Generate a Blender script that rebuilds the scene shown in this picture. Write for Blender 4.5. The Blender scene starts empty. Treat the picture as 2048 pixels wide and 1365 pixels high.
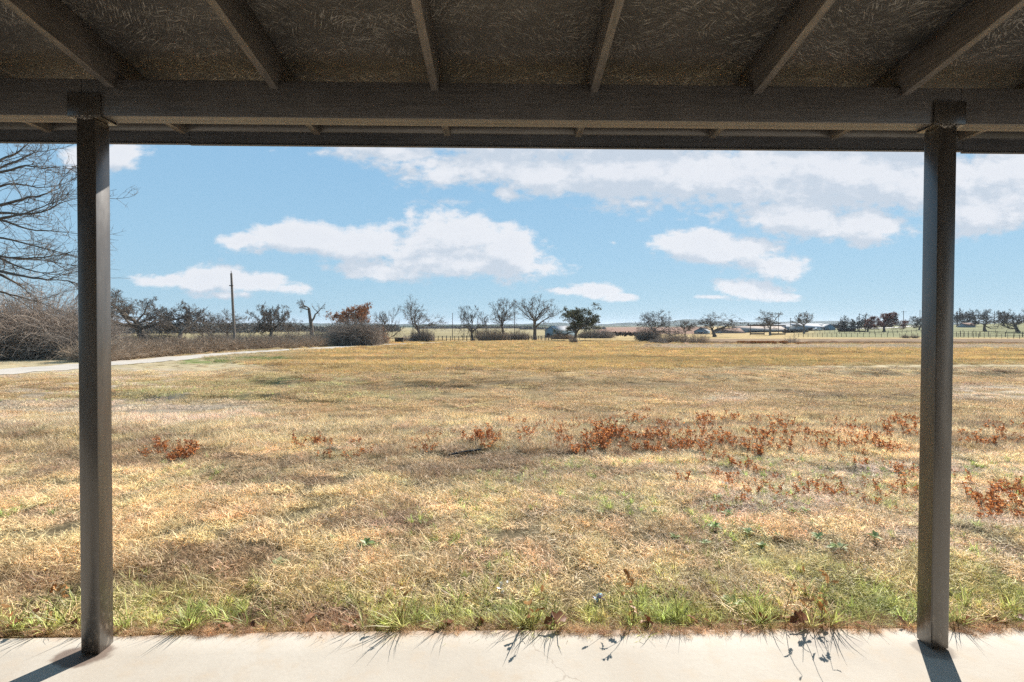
import bpy, math, random
import numpy as np
from mathutils import Matrix, Vector, Euler
R = math.radians
S = bpy.context.scene
COL = S.collection
# ------------------------------------------------------------------ camera
CAMZ = 1.65
cam_d = bpy.data.cameras.new("camera"); cam = bpy.data.objects.new("camera", cam_d); COL.objects.link(cam)
F = 960.0
cam_d.sensor_width = 36; cam_d.lens = F / 2048 * 36
cam_d.clip_start = 0.05; cam_d.clip_end = 30000
PITCH, YAW, ROLL = -0.8, -0.8, 0.2
SHY = -17.0
cam_d.shift_y = SHY / 2048
cam.location = (0, 0, CAMZ)
Mr = Matrix.Rotation(R(YAW), 3, 'Z') @ Matrix.Rotation(R(90 + PITCH), 3, 'X') @ Matrix.Rotation(R(ROLL), 3, 'Z')
cam.rotation_euler = Mr.to_euler()
S.camera = cam
CM = np.array(Mr)
def ray(px, py):
    d = np.array([(px - 1024), (682.5 - py + SHY), -F], float)
    return CM @ d
def at(px, py, Y):
    """world point on the plane y=Y seen at that pixel of the photograph"""
    d = ray(px, py); d = d * (Y / d[1])
    return np.array([d[0], Y, CAMZ + d[2]])
def proj(x, y, z):
    v = np.stack([x + 0*z, y + 0*z, z - CAMZ + 0*x], -1) @ CM
    w = np.maximum(-v[..., 2], 1e-3)
    return 1024 + v[..., 0] / w * F, 682.5 + SHY - v[..., 1] / w * F
# ------------------------------------------------------------------ light
S.view_settings.view_transform = 'Standard'; S.view_settings.look = 'None'
S.view_settings.gamma = 1.0
S.view_settings.exposure = 0.95
SUN_AZ, SUN_EL = 33.0, 33.6      # azimuth to the right of straight ahead
sd = bpy.data.lights.new("sun", 'SUN'); sun = bpy.data.objects.new("sun", sd); COL.objects.link(sun)
sd.energy = 4.6; sd.angle = R(0.55); sd.color = (1.0, 0.93, 0.84)
sv = Vector((math.sin(R(SUN_AZ)) * math.cos(R(SUN_EL)), math.cos(R(SUN_AZ)) * math.cos(R(SUN_EL)), math.sin(R(SUN_EL))))
sun.rotation_euler = sv.to_track_quat('Z', 'Y').to_euler()
sun.location = sv * 50
W = bpy.data.worlds.new("World"); S.world = W; W.use_nodes = True
def nn(nt, t, **kw):
    n = nt.nodes.new(t)
    for k, v in kw.items(): setattr(n, k, v)
    return n
def math_n(nt, op, a, b=None, c=None, clamp=False):
    n = nn(nt, 'ShaderNodeMath', operation=op, use_clamp=clamp)
    for i, v in enumerate((a, b, c)):
        if v is None: continue
        if isinstance(v, (int, float)): n.inputs[i].default_value = v
        else: nt.links.new(v, n.inputs[i])
    return n.outputs[0]
def vmath(nt, op, a, b=None):
    n = nn(nt, 'ShaderNodeVectorMath', operation=op)
    for i, v in enumerate((a, b)):
        if v is None: continue
        if isinstance(v, (tuple, list)): n.inputs[i].default_value = v
        else: nt.links.new(v, n.inputs[i])
    return n.outputs['Value'] if op in ('LENGTH', 'DOT_PRODUCT') else n.outputs[0]
def maprange(nt, v, a, b, c=0.0, d=1.0, smooth=True):
    n = nn(nt, 'ShaderNodeMapRange', interpolation_type='SMOOTHSTEP' if smooth else 'LINEAR')
    nt.links.new(v, n.inputs['Value'])
    for k, x in zip(('From Min', 'From Max', 'To Min', 'To Max'), (a, b, c, d)): n.inputs[k].default_value = x
    return n.outputs['Result']
def mixc(nt, f, a, b, mode='MIX'):
    n = nn(nt, 'ShaderNodeMix', data_type='RGBA', blend_type=mode)
    for i, v in ((0, f), (6, a), (7, b)):
        if isinstance(v, (int, float)): n.inputs[i].default_value = v
        elif isinstance(v, (tuple, list)): n.inputs[i].default_value = (*v[:3], 1)
        else: nt.links.new(v, n.inputs[i])
    return n.outputs[2]
def noise(nt, vec, scale, detail=4, rough=0.55, dist=0.0, out=0):
    n = nn(nt, 'ShaderNodeTexNoise'); n.inputs['Scale'].default_value = scale
    n.inputs['Detail'].default_value = detail; n.inputs['Roughness'].default_value = rough
    n.inputs['Distortion'].default_value = dist
    if vec is not None: nt.links.new(vec, n.inputs['Vector'])
    return n.outputs[out]
def build_world():
    nt = W.node_tree; nt.nodes.clear()
    out = nn(nt, 'ShaderNodeOutputWorld'); bg = nn(nt, 'ShaderNodeBackground')
    nt.links.new(bg.outputs[0], out.inputs[0])
    sky = nn(nt, 'ShaderNodeTexSky', sky_type='NISHITA'); sky.sun_disc = False
    sky.sun_elevation = R(SUN_EL); sky.sun_rotation = R(SUN_AZ); sky.air_density = 1.0; sky.dust_density = 0.4; sky.ozone_density = 1.5
    tc = nn(nt, 'ShaderNodeTexCoord'); sep = nn(nt, 'ShaderNodeSeparateXYZ'); nt.links.new(tc.outputs['Generated'], sep.inputs[0])
    y = math_n(nt, 'MAXIMUM', sep.outputs[1], 0.02)
    u = math_n(nt, 'DIVIDE', sep.outputs[0], y); v = math_n(nt, 'DIVIDE', sep.outputs[2], y)
    cmb = nn(nt, 'ShaderNodeCombineXYZ'); nt.links.new(u, cmb.inputs[0]); nt.links.new(v, cmb.inputs[1])
    # clear blue, paler towards the horizon
    el = sep.outputs[2]
    h = maprange(nt, el, -0.02, 0.42, smooth=False)
    ramp = nn(nt, 'ShaderNodeValToRGB'); nt.links.new(h, ramp.inputs[0])
    e = ramp.color_ramp.elements
    e[0].position = 0; e[0].color = (3.4, 5.3, 6.4, 1)
    e[1].position = 1; e[1].color = (2.15, 4.2, 6.5, 1)
    m = e.new(0.35); m.color = (2.95, 5.0, 6.7, 1)
    skyc = mixc(nt, 0.95, sky.outputs[0], ramp.outputs[0])
    # clouds: soft masses laid out by direction, broken up with noise
    blobs = [(910,478,92,62,1.1),(1010,505,80,58,1.1),(850,500,120,48,1),(740,488,110,42,1),(610,476,130,34,1),(480,478,55,20,.8),(900,528,230,30,1),(760,535,110,26,.9),
             (430,552,80,30,1),(520,568,100,28,1),(330,553,70,18,.8),(580,578,60,18,.8),(470,590,100,16,.7),
             (1400,488,90,30,1.05),(1480,500,80,44,1.1),(1545,528,65,28,1),(1430,512,110,22,1),
             (1495,580,75,24,1),(1430,600,60,10,.8),(1560,590,50,12,.8),
             (1190,580,70,20,.9),(1110,583,60,16,.7),(1230,592,50,12,.9),(1232,482,36,14,.5),
             (780,308,150,30,.8),(960,335,200,48,.95),(1180,345,250,60,1.05),(1450,345,300,80,1.15),(1700,360,260,90,1.15),(1010,392,45,22,.8),
             (1600,435,150,42,1.05),(1740,448,110,40,1.05),(1980,360,190,90,1.1),(1960,435,120,40,1.1),
             (190,312,120,38,.75),(250,300,60,40,.5),(1210,270,600,60,1.1),(1800,260,500,80,1.1),(2300,350,260,140,1.0),(-200,420,200,60,.9)]
    g = bpy.data.node_groups.new("cloud_density", 'ShaderNodeTree')
    g.interface.new_socket("Vector", in_out='INPUT', socket_type='NodeSocketVector')
    g.interface.new_socket("Density", in_out='OUTPUT', socket_type='NodeSocketFloat')
    gi = nn(g, 'NodeGroupInput'); go = nn(g, 'NodeGroupOutput')
    wn = noise(g, gi.outputs[0], 4.0, 3, 0.5, out=1)
    wv = vmath(g, 'MULTIPLY', vmath(g, 'SUBTRACT', wn, (.5, .5, .5)), (.10, .05, 0))
    P = vmath(g, 'ADD', gi.outputs[0], wv)
    mx = None
    for (px, py, rx, ry, a) in blobs:
        d = ray(px, py); uu, vv = d[0] / d[1], d[2] / d[1]
        q = vmath(g, 'MULTIPLY', vmath(g, 'SUBTRACT', P, (uu, vv, 0)), (F / rx, F / ry, 0))
        dd = math_n(g, 'MULTIPLY_ADD', vmath(g, 'LENGTH', q), -1.0, a)
        mx = dd if mx is None else math_n(g, 'SMOOTH_MAX', mx, dd, 0.15)
    st = vmath(g, 'MULTIPLY', gi.outputs[0], (1, 1.7, 1))
    n1 = noise(g, st, 5.5, 8, 0.6); n2 = noise(g, st, 26.0, 6, 0.62)
    s1 = math_n(g, 'MULTIPLY_ADD', n1, 2.4, -1.14)
    s2 = math_n(g, 'MULTIPLY_ADD', n2, 1.3, -0.65)
    g.links.new(math_n(g, 'ADD', mx, math_n(g, 'ADD', s1, s2)), go.inputs[0])
    def dens(vec):
        n = nn(nt, 'ShaderNodeGroup'); n.node_tree = g; nt.links.new(vec, n.inputs[0]); return n.outputs[0]
    d0 = dens(cmb.outputs[0]); d1 = dens(vmath(nt, 'ADD', cmb.outputs[0], (0.018, 0.040, 0)))
    alpha = maprange(nt, d0, -0.06, 0.46)
    thick = maprange(nt, d0, 0.15, 1.0, smooth=False)
    lit = maprange(nt, math_n(nt, 'SUBTRACT', d0, d1), -0.40, 0.40)
    base = mixc(nt, lit, (5.0, 5.6, 6.35), (7.3, 7.4, 7.7))
    cc = mixc(nt, math_n(nt, 'MULTIPLY', thick, 0.2), base, (5.5, 5.9, 6.8))
    up = maprange(nt, sep.outputs[1], 0.0, 0.15)
    al = math_n(nt, 'MULTIPLY', math_n(nt, 'MULTIPLY', alpha, 0.93), up)
    fin = mixc(nt, al, skyc, cc)
    nt.links.new(fin, bg.inputs[0]); bg.inputs[1].default_value = 0.062
build_world()
S.cycles.use_denoising = False
S.cycles.max_bounces = 8; S.cycles.transparent_max_bounces = 8
S.cycles.sample_clamp_indirect = 6
S.cycles.denoising_prefilter = 'NONE'

# ------------------------------------------------------------------ helpers
rng = np.random.default_rng(7)
def fade(t): return t * t * (3 - 2 * t)
def _hash(i, j, s):
    h = (i.astype(np.int64) * 374761393 + j.astype(np.int64) * 668265263 + s * 974711) & 0xffffffff
    h = ((h ^ (h >> 13)) * 1274126177) & 0xffffffff
    h = h ^ (h >> 16)
    return (h & 0xffff) / 65535.0
def vn(x, y, s=0):
    x = np.asarray(x, float); y = np.asarray(y, float)
    i = np.floor(x); j = np.floor(y); fx = fade(x - i); fy = fade(y - j); i = i.astype(np.int64); j = j.astype(np.int64)
    a = _hash(i, j, s); b = _hash(i+1, j, s); c = _hash(i, j+1, s); d = _hash(i+1, j+1, s)
    return (a*(1-fx)+b*fx)*(1-fy) + (c*(1-fx)+d*fx)*fy
def fbm(x, y, s=0, o=4):
    t = 0; a = .5; n = 0
    for k in range(o):
        t = t + a * vn(x * 2**k, y * 2**k, s + k*17); n += a; a *= .5
    return t / n
def sstep(a, b, x):
    t = np.clip((x - a) / (b - a), 0, 1); return t*t*(3-2*t)
class MB:
    """collects tubes, boxes and leaves, then links them as one mesh object"""
    def __init__(s): s.V = []; s.Q = []; s.T = []; s.n = 0; s.col = []
    def add(s, V, Q=None, T=None, c=None):
        V = np.asarray(V, float).reshape(-1, 3)
        if Q is not None and len(Q): s.Q.append(np.asarray(Q, np.int64).reshape(-1, 4) + s.n)
        if T is not None and len(T): s.T.append(np.asarray(T, np.int64).reshape(-1, 3) + s.n)
        s.V.append(V); s.n += len(V)
        s.col.append(np.full(len(V), .5) if c is None else np.broadcast_to(c, (len(V),)).astype(float))
        return s
    def box(s, x0, x1, y0, y1, z0, z1, M=None):
        V = np.array([[x, y, z] for z in (z0, z1) for y in (y0, y1) for x in (x0, x1)], float)
        if M is not None: V = V @ np.array(M).T
        return s.add(V, [[0,2,3,1],[4,5,7,6],[0,1,5,4],[2,6,7,3],[0,4,6,2],[1,3,7,5]])
    def prism(s, pts, axis_vec):
        """closed polygon extruded"""
        P = np.asarray(pts, float); n = len(P); V = np.vstack([P, P + np.asarray(axis_vec, float)])
        Q = [[i, (i+1) % n, n + (i+1) % n, n + i] for i in range(n)]
        T = [[0, i+1, i] for i in range(1, n-1)] + [[n, n+i, n+i+1] for i in range(1, n-1)]
        return s.add(V, Q, T)
    def tubes(s, P, Rr, sides=4, c=None):
        P = np.asarray(P, float); Rr = np.asarray(Rr, float); N, k, _ = P.shape
        if N == 0: return s
        Tn = np.empty_like(P); Tn[:, 1:-1] = P[:, 2:] - P[:, :-2]; Tn[:, 0] = P[:, 1] - P[:, 0]; Tn[:, -1] = P[:, -1] - P[:, -2]
        Tn /= np.linalg.norm(Tn, axis=-1, keepdims=True) + 1e-9
        m = Tn[:, k//2]; ref = np.where(np.abs(m[:, 2:3]) < .8, np.array([[0, 0, 1.]]), np.array([[1., 0, 0]]))[:, None, :]
        A = np.cross(Tn, ref); A /= np.linalg.norm(A, axis=-1, keepdims=True) + 1e-9
        B = np.cross(Tn, A)
        an = np.arange(sides) / sides * 2 * np.pi
        V = P[:, :, None] + Rr[:, :, None, None] * (A[:, :, None] * np.cos(an)[None, None, :, None] + B[:, :, None] * np.sin(an)[None, None, :, None])
        i = np.arange(N)[:, None, None] * k * sides + np.arange(k-1)[None, :, None] * sides + np.arange(sides)[None, None, :]
        j = np.arange(N)[:, None, None] * k * sides + np.arange(k-1)[None, :, None] * sides + ((np.arange(sides) + 1) % sides)[None, None, :]
        Q = np.stack([i, j, j + sides, i + sides], -1).reshape(-1, 4)
        cc = None if c is None else np.repeat(np.asarray(c), k * sides)
        return s.add(V.reshape(-1, 3), Q, c=cc)
    def leaves(s, C, size, aspect=.6, c=None, up=0.0):
        """small folded diamond leaves at the points C"""
        C = np.asarray(C, float); N = len(C)
        if N == 0: return s
        d = rng.normal(size=(N, 3)); d[:, 2] *= (1 - up); d /= np.linalg.norm(d, axis=1, keepdims=True)
        e = np.cross(d, rng.normal(size=(N, 3))); e /= np.linalg.norm(e, axis=1, keepdims=True) + 1e-9
        nrm = np.cross(d, e)
        L = (np.asarray(size) * rng.uniform(.6, 1.3, N))[:, None]
        V = np.stack([C, C + d*L*.5 + e*L*aspect*.5 + nrm*L*.12, C + d*L, C + d*L*.5 - e*L*aspect*.5 + nrm*L*.12], 1)
        b = np.arange(N)[:, None] * 4
        T = np.concatenate([b + [0, 1, 2], b + [0, 2, 3]])
        cc = np.repeat(rng.random(N) if c is None else c, 4)
        return s.add(V.reshape(-1, 3), None, T, cc)
    def mesh(s, name):
        V = np.vstack(s.V); Q = np.vstack(s.Q) if s.Q else np.zeros((0, 4), int); T = np.vstack(s.T) if s.T else np.zeros((0, 3), int)
        me = bpy.data.meshes.new(name)
        me.vertices.add(len(V)); me.vertices.foreach_set("co", V.astype(np.float32).ravel())
        nl = len(Q)*4 + len(T)*3
        me.loops.add(nl); me.loops.foreach_set("vertex_index", np.concatenate([Q.ravel(), T.ravel()]).astype(np.int32))
        me.polygons.add(len(Q) + len(T))
        st = np.concatenate([np.arange(len(Q))*4, len(Q)*4 + np.arange(len(T))*3]).astype(np.int32)
        me.polygons.foreach_set("loop_start", st)
        me.update(calc_edges=True); me.validate()
        a = me.attributes.new("rnd", 'FLOAT', 'POINT'); a.data.foreach_set("value", np.concatenate(s.col).astype(np.float32))
        return me
    def build(s, name, mat, parent=None, smooth=False, loc=None):
        me = s.mesh(name); me.materials.append(mat)
        if smooth: me.polygons.foreach_set("use_smooth", np.ones(len(me.polygons), bool))
        o = bpy.data.objects.new(name, me); COL.objects.link(o)
        if parent is not None:
            o.parent = parent
            if loc is None:   # vertices are in world space; the parent sits at its base
                me.transform(Matrix.Translation(-Vector(parent.location)))
        return o
def tag(o, label=None, cat=None, group=None, kind=None):
    for k, v in (('label', label), ('category', cat), ('group', group), ('kind', kind)):
        if v: o[k] = v
    return o
def thing(name, loc, label, cat, group=None):
    o = bpy.data.objects.new(name, None); COL.objects.link(o); o.location = tuple(float(v) for v in loc); o.empty_display_size = .3
    return tag(o, label, cat, group)
def recenter(o, loc):
    o.data.transform(Matrix.Translation(-Vector(tuple(map(float, loc))))); o.location = tuple(map(float, loc)); return o
def bevel(o, w, seg=2):
    m = o.modifiers.new("bevel", 'BEVEL'); m.width = w; m.segments = seg; m.limit_method = 'ANGLE'; return o

# ------------------------------------------------------------------ materials
def newmat(name):
    m = bpy.data.materials.new(name); m.use_nodes = True; nt = m.node_tree; nt.nodes.clear()
    o = nn(nt, 'ShaderNodeOutputMaterial'); b = nn(nt, 'ShaderNodeBsdfPrincipled'); nt.links.new(b.outputs[0], o.inputs[0])
    return m, nt, b, o
def bump(nt, b, h, strength=.3, dist=.01):
    n = nn(nt, 'ShaderNodeBump'); n.inputs['Strength'].default_value = strength; n.inputs['Distance'].default_value = dist
    nt.links.new(h, n.inputs['Height']); nt.links.new(n.outputs[0], b.inputs['Normal']); return n
def objco(nt, scale=(1, 1, 1)):
    tc = nn(nt, 'ShaderNodeTexCoord')
    return vmath(nt, 'MULTIPLY', tc.outputs['Object'], scale)
def wood_paint(name, c1, c2, axis_scale, rough=.55, speck=True, spec=.4):
    m, nt, b, o = newmat(name)
    v = objco(nt, axis_scale)
    g = noise(nt, v, 14, 6, .65, .4); f = noise(nt, objco(nt), 3.0, 5, .6)
    c = mixc(nt, maprange(nt, g, .3, .72), c1, c2)
    c = mixc(nt, maprange(nt, f, .45, .8, 0, .5), c, tuple(x*1.4 for x in c2)); c = mixc(nt, maprange(nt, noise(nt, objco(nt), 1.1, 4, .6), .5, .75, 0, .55), c, tuple(x*.5 for x in c1))
    if speck:
        sp = noise(nt, objco(nt), 160, 2, .5)
        c = mixc(nt, maprange(nt, sp, .70, .78, 0, .35), c, (.35, .31, .27))
        scr = noise(nt, objco(nt, tuple(a*.6 if a < 1 else a*2.2 for a in axis_scale)), 9, 5, .7)
        c = mixc(nt, maprange(nt, scr, .69, .73, 0, .35), c, (.26, .23, .20))
    nt.links.new(c, b.inputs['Base Color']); b.inputs['Roughness'].default_value = rough; b.inputs['Specular IOR Level'].default_value = spec
    bump(nt, b, g, .35, .004); return m
M = {}
M['beam'] = wood_paint('beam_paint', (.085, .079, .077), (.14, .128, .123), (.25, 6, 6), rough=.36, spec=.75)
M['rafter'] = wood_paint('rafter_paint', (.085, .078, .074), (.16, .14, .13), (6, .25, 6), rough=.36, spec=.75)
M['fascia'] = wood_paint('fascia_paint', (.075, .078, .088), (.115, .118, .13), (.25, 5, 5), rough=.45)
def osb():
    m, nt, b, o = newmat('strand_board_paint')
    co = objco(nt)
    col = (.052, .049, .049); res = col; H = None
    for k, (sc, off) in enumerate(((5.0, 0), (7.5, 3.1), (10.0, 7.7), (14.0, 12.3))):
        p = vmath(nt, 'ADD', co, (off, off*1.7, 0))
        vr = nn(nt, 'ShaderNodeTexVoronoi'); vr.inputs['Scale'].default_value = sc; nt.links.new(vmath(nt, 'ADD', p, vmath(nt, 'MULTIPLY', vmath(nt, 'SUBTRACT', noise(nt, p, 6, 2, out=1), (.5,.5,.5)), (.25,.25,0))), vr.inputs['Vector'])
        sp = nn(nt, 'ShaderNodeSeparateXYZ'); nt.links.new(vr.outputs['Color'], sp.inputs[0])
        ang = math_n(nt, 'MULTIPLY_ADD', sp.outputs[0], 2.4, -1.2)
        rot = nn(nt, 'ShaderNodeVectorRotate', rotation_type='Z_AXIS'); nt.links.new(p, rot.inputs['Vector']); nt.links.new(ang, rot.inputs['Angle'])
        st = vmath(nt, 'MULTIPLY', rot.outputs[0], (13, 175, 1))
        n = noise(nt, st, 1.0, 3, .6, .2)
        line = maprange(nt, n, .55, .63)
        patch = maprange(nt, noise(nt, vmath(nt, 'MULTIPLY', p, (.6, 1.6, 1)), 4.5, 5, .7), .42, .62)
        line = math_n(nt, 'MULTIPLY', line, patch)
        res = mixc(nt, math_n(nt, 'MULTIPLY', line, .62 if k < 3 else .45), res, (.52, .49, .46) if k % 2 == 0 else (.38, .355, .33))
        H = line if H is None else math_n(nt, 'MAXIMUM', H, line)
    blot = noise(nt, co, 1.6, 4, .6)
    res = mixc(nt, maprange(nt, blot, .35, .75, 0, .5), res, (.105, .098, .095))
    nt.links.new(res, b.inputs['Base Color']); b.inputs['Roughness'].default_value = .55
    bump(nt, b, H, .5, .004); return m
M['osb'] = osb()
def steel_paint():
    m, nt, b, o = newmat('post_paint')
    v = objco(nt, (8, 8, .6)); g = noise(nt, v, 6, 4, .6); s = noise(nt, objco(nt), 220, 2, .5); f = noise(nt, objco(nt, (1,1,.35)), 7, 5, .65)
    c = mixc(nt, maprange(nt, g, .3, .7), (.042, .035, .029), (.060, .050, .041))
    c = mixc(nt, maprange(nt, s, .71, .77, 0, .6), c, (.40, .36, .32))
    pos = nn(nt, 'ShaderNodeNewGeometry'); sp = nn(nt, 'ShaderNodeSeparateXYZ'); nt.links.new(pos.outputs['Position'], sp.inputs[0])
    low = maprange(nt, sp.outputs[2], .45, 0.0, 0, 1)
    splash = noise(nt, objco(nt, (1, 1, .5)), 45, 3, .6)
    c = mixc(nt, math_n(nt, 'MULTIPLY', low, maprange(nt, splash, .52, .68, 0, .5)), c, (.30, .25, .20))
    nt.links.new(c, b.inputs['Base Color'])
    nt.links.new(maprange(nt, f, .3, .7, .26, .40), b.inputs['Roughness'])
    b.inputs['Specular IOR Level'].default_value = .7; b.inputs['Coat Weight'].default_value = .8; b.inputs['Coat Roughness'].default_value = .22
    bump(nt, b, s, .08, .002); return m
M['post'] = steel_paint()
def concrete():
    m, nt, b, o = newmat('concrete')
    co = objco(nt)
    a = noise(nt, co, 1.3, 6, .62); f = noise(nt, co, 40, 5, .7); g = noise(nt, co, 7, 5, .6); sp = noise(nt, co, 90, 2, .5)
    c = mixc(nt, maprange(nt, a, .3, .7), (.47, .42, .35), (.55, .505, .435))
    c = mixc(nt, maprange(nt, g, .48, .75, 0, .5), c, (.50, .40, .29)); c = mixc(nt, maprange(nt, noise(nt, vmath(nt, 'ADD', co, (7, 3, 0)), 2.6, 6, .7), .55, .7, 0, .4), c, (.40, .37, .33))
    c = mixc(nt, maprange(nt, f, .35, .75, 0, .35), c, (.44, .39, .33))
    c = mixc(nt, maprange(nt, sp, .72, .76, 0, .55), c, (.2, .16, .12))
    pos = nn(nt, 'ShaderNodeNewGeometry'); s3 = nn(nt, 'ShaderNodeSeparateXYZ'); nt.links.new(pos.outputs['Position'], s3.inputs[0])
    # rust stains by the posts and soil washed over the outer edge
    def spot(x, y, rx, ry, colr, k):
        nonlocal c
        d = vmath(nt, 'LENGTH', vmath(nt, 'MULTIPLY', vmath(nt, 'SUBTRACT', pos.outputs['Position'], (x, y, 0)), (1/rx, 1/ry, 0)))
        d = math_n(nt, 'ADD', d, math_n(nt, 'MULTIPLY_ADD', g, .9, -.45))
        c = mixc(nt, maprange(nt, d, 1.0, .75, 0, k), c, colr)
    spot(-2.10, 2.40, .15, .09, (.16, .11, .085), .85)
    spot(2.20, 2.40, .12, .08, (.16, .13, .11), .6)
    spot(1.72, 2.47, .20, .06, (.36, .32, .28), .5)
    spot(-1.8, 2.15, .12, .06, (.58, .40, .22), .5); spot(1.25, 2.15, .13, .06, (.57, .42, .27), .4)
    edge = math_n(nt, 'ADD', s3.outputs[1], math_n(nt, 'MULTIPLY_ADD', g, .14, -.07))
    c = mixc(nt, maprange(nt, edge, 2.50, 2.60, 0, .75), c, (.42, .27, .17))
    wv = nn(nt, 'ShaderNodeTexVoronoi', feature='DISTANCE_TO_EDGE'); wv.inputs['Scale'].default_value = .33
    nt.links.new(vmath(nt, 'ADD', co, vmath(nt, 'MULTIPLY', noise(nt, co, 9, 5, .6, out=1), (.12, .12, 0))), wv.inputs['Vector'])
    crack = maprange(nt, wv.outputs['Distance'], .0013, .0004, 0, .35, smooth=False)
    c = mixc(nt, crack, c, (.2, .15, .11))
    nt.links.new(c, b.inputs['Base Color']); b.inputs['Roughness'].default_value = .85
    bump(nt, b, math_n(nt, 'ADD', f, math_n(nt, 'MULTIPLY', g, .6)), .25, .004); return m
M['concrete'] = concrete()
def simple(name, c1, c2=None, scale=8, rough=.8, spec=.2, bmp=0.0, metal=0, v=(1, 1, 1)):
    m, nt, b, o = newmat(name); c2 = c2 or c1
    n = noise(nt, objco(nt, v), scale, 5, .6)
    nt.links.new(mixc(nt, maprange(nt, n, .3, .7), c1, c2), b.inputs['Base Color'])
    b.inputs['Roughness'].default_value = rough; b.inputs['Specular IOR Level'].default_value = spec; b.inputs['Metallic'].default_value = metal
    if bmp: bump(nt, b, n, bmp, .02)
    return m
def twig(name, c1, c2):
    m, nt, b, o = newmat(name)
    a = nn(nt, 'ShaderNodeAttribute', attribute_name='rnd'); n = noise(nt, objco(nt), 2.5, 4, .6)
    c = mixc(nt, a.outputs['Fac'], c1, c2); c = mixc(nt, maprange(nt, n, .35, .7, 0, .5), c, tuple(x*.6 for x in c1))
    nt.links.new(c, b.inputs['Base Color']); b.inputs['Roughness'].default_value = .9; b.inputs['Specular IOR Level'].default_value = .1
    return m
def leafmat(name, c1, c2, c3=None, trans=.35, inst=False, vary=.25):
    m = bpy.data.materials.new(name); m.use_nodes = True; nt = m.node_tree; nt.nodes.clear()
    o = nn(nt, 'ShaderNodeOutputMaterial')
    a = nn(nt, 'ShaderNodeAttribute', attribute_name='rnd')
    rp = nn(nt, 'ShaderNodeValToRGB'); nt.links.new(a.outputs['Fac'], rp.inputs[0])
    e = rp.color_ramp.elements; e[0].color = (*c1, 1); e[1].color = (*c2, 1); e[0].position = .1; e[1].position = .9
    if c3: k = e.new(.5); k.color = (*c3, 1)
    c = rp.outputs[0]
    if inst:
        t = nn(nt, 'ShaderNodeAttribute', attribute_name='tint', attribute_type='INSTANCER')
        c = mixc(nt, 1.0, c, t.outputs['Color'], 'MULTIPLY')
    d = nn(nt, 'ShaderNodeBsdfDiffuse'); tr = nn(nt, 'ShaderNodeBsdfTranslucent'); g = nn(nt, 'ShaderNodeBsdfGlossy'); g.inputs['Roughness'].default_value = .45
    nt.links.new(c, d.inputs[0]); nt.links.new(c, tr.inputs[0]); g.inputs[0].default_value = (.5, .5, .5, 1)
    mx = nn(nt, 'ShaderNodeMixShader'); mx.inputs[0].default_value = trans
    nt.links.new(d.outputs[0], mx.inputs[1]); nt.links.new(tr.outputs[0], mx.inputs[2])
    m2 = nn(nt, 'ShaderNodeMixShader'); m2.inputs[0].default_value = .05
    nt.links.new(mx.outputs[0], m2.inputs[1]); nt.links.new(g.outputs[0], m2.inputs[2])
    nt.links.new(m2.outputs[0], o.inputs[0]); return m
M['bark'] = twig('bark', (.10, .085, .072), (.22, .19, .16))
M['bark_dark'] = twig('bark_dark', (.07, .06, .052), (.15, .13, .11))
M['twigs'] = twig('twigs', (.11, .092, .078), (.26, .22, .185))
M['brush'] = twig('brush', (.24, .18, .14), (.66, .54, .44))
M['brush_grey'] = twig('brush_grey', (.18, .145, .12), (.48, .40, .33))
M['hedge'] = twig('hedge_twigs', (.24, .18, .13), (.60, .47, .35))
M['rust_leaf'] = leafmat('rust_leaves', (.22, .085, .04), (.42, .21, .10), (.32, .14, .06))
M['maroon_leaf'] = leafmat('maroon_leaves', (.10, .035, .025), (.20, .08, .055), (.14, .05, .035))
M['green_leaf'] = leafmat('oak_green_leaves', (.05, .05, .028), (.15, .16, .07), (.085, .085, .045), trans=.25)
M['litter'] = leafmat('dead_leaves', (.16, .06, .03), (.40, .24, .14), (.27, .12, .06), trans=.2)

# ------------------------------------------------------------------ terrain
YS = [0.5, 2.6, 4, 8, 15, 25, 40, 56, 80, 110, 150, 200, 280, 400, 700, 1500, 4000, 12000]
NEAR = [-.10, -.035, -.08, -.20, -.45, -.75, -1.05, -1.30]
FARPY = {   # photo row where each distance should show, per photo column
    -260: [691.5, 686, 680, 677, 673, 668, 661, 655.5, 653, 652.5],
    160:  [691.5, 685, 680, 677, 673, 668, 661, 655.5, 653, 652.5],
    735:  [691, 684.5, 680.5, 677, 672, 666, 660, 655, 652.5, 652],
    1120: [691, 684, 680, 676, 671, 666, 659.5, 654.5, 652, 651.7],
    1290: [692, 685, 678, 675, 671, 666, 657.5, 654, 651.6, 651.3],
    1456: [695.5, 688, 676, 671, 667.5, 661, 656, 653, 651.2, 651],
    1744: [697, 688, 674, 667, 661, 656, 653, 651.5, 650.6, 650.4],
    1900: [698, 689, 674, 663, 655, 650, 650.5, 650.4, 650.3, 650],
    2060: [699, 690, 675, 663, 653, 645.5, 648, 649.5, 649.6, 649.5],
    2350: [700, 692, 676, 662, 650, 643, 647, 649.5, 649.3, 649]}
TU = []; TZ = []
for px, rows in FARPY.items():
    TU.append(at(px, 660, 1.0)[0])
    TZ.append(NEAR + [at(px, r, Y)[2] for r, Y in zip(rows, YS[8:])])
TU = np.array(TU); TZ = np.array(TZ); LY = np.log(np.array(YS))
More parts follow.
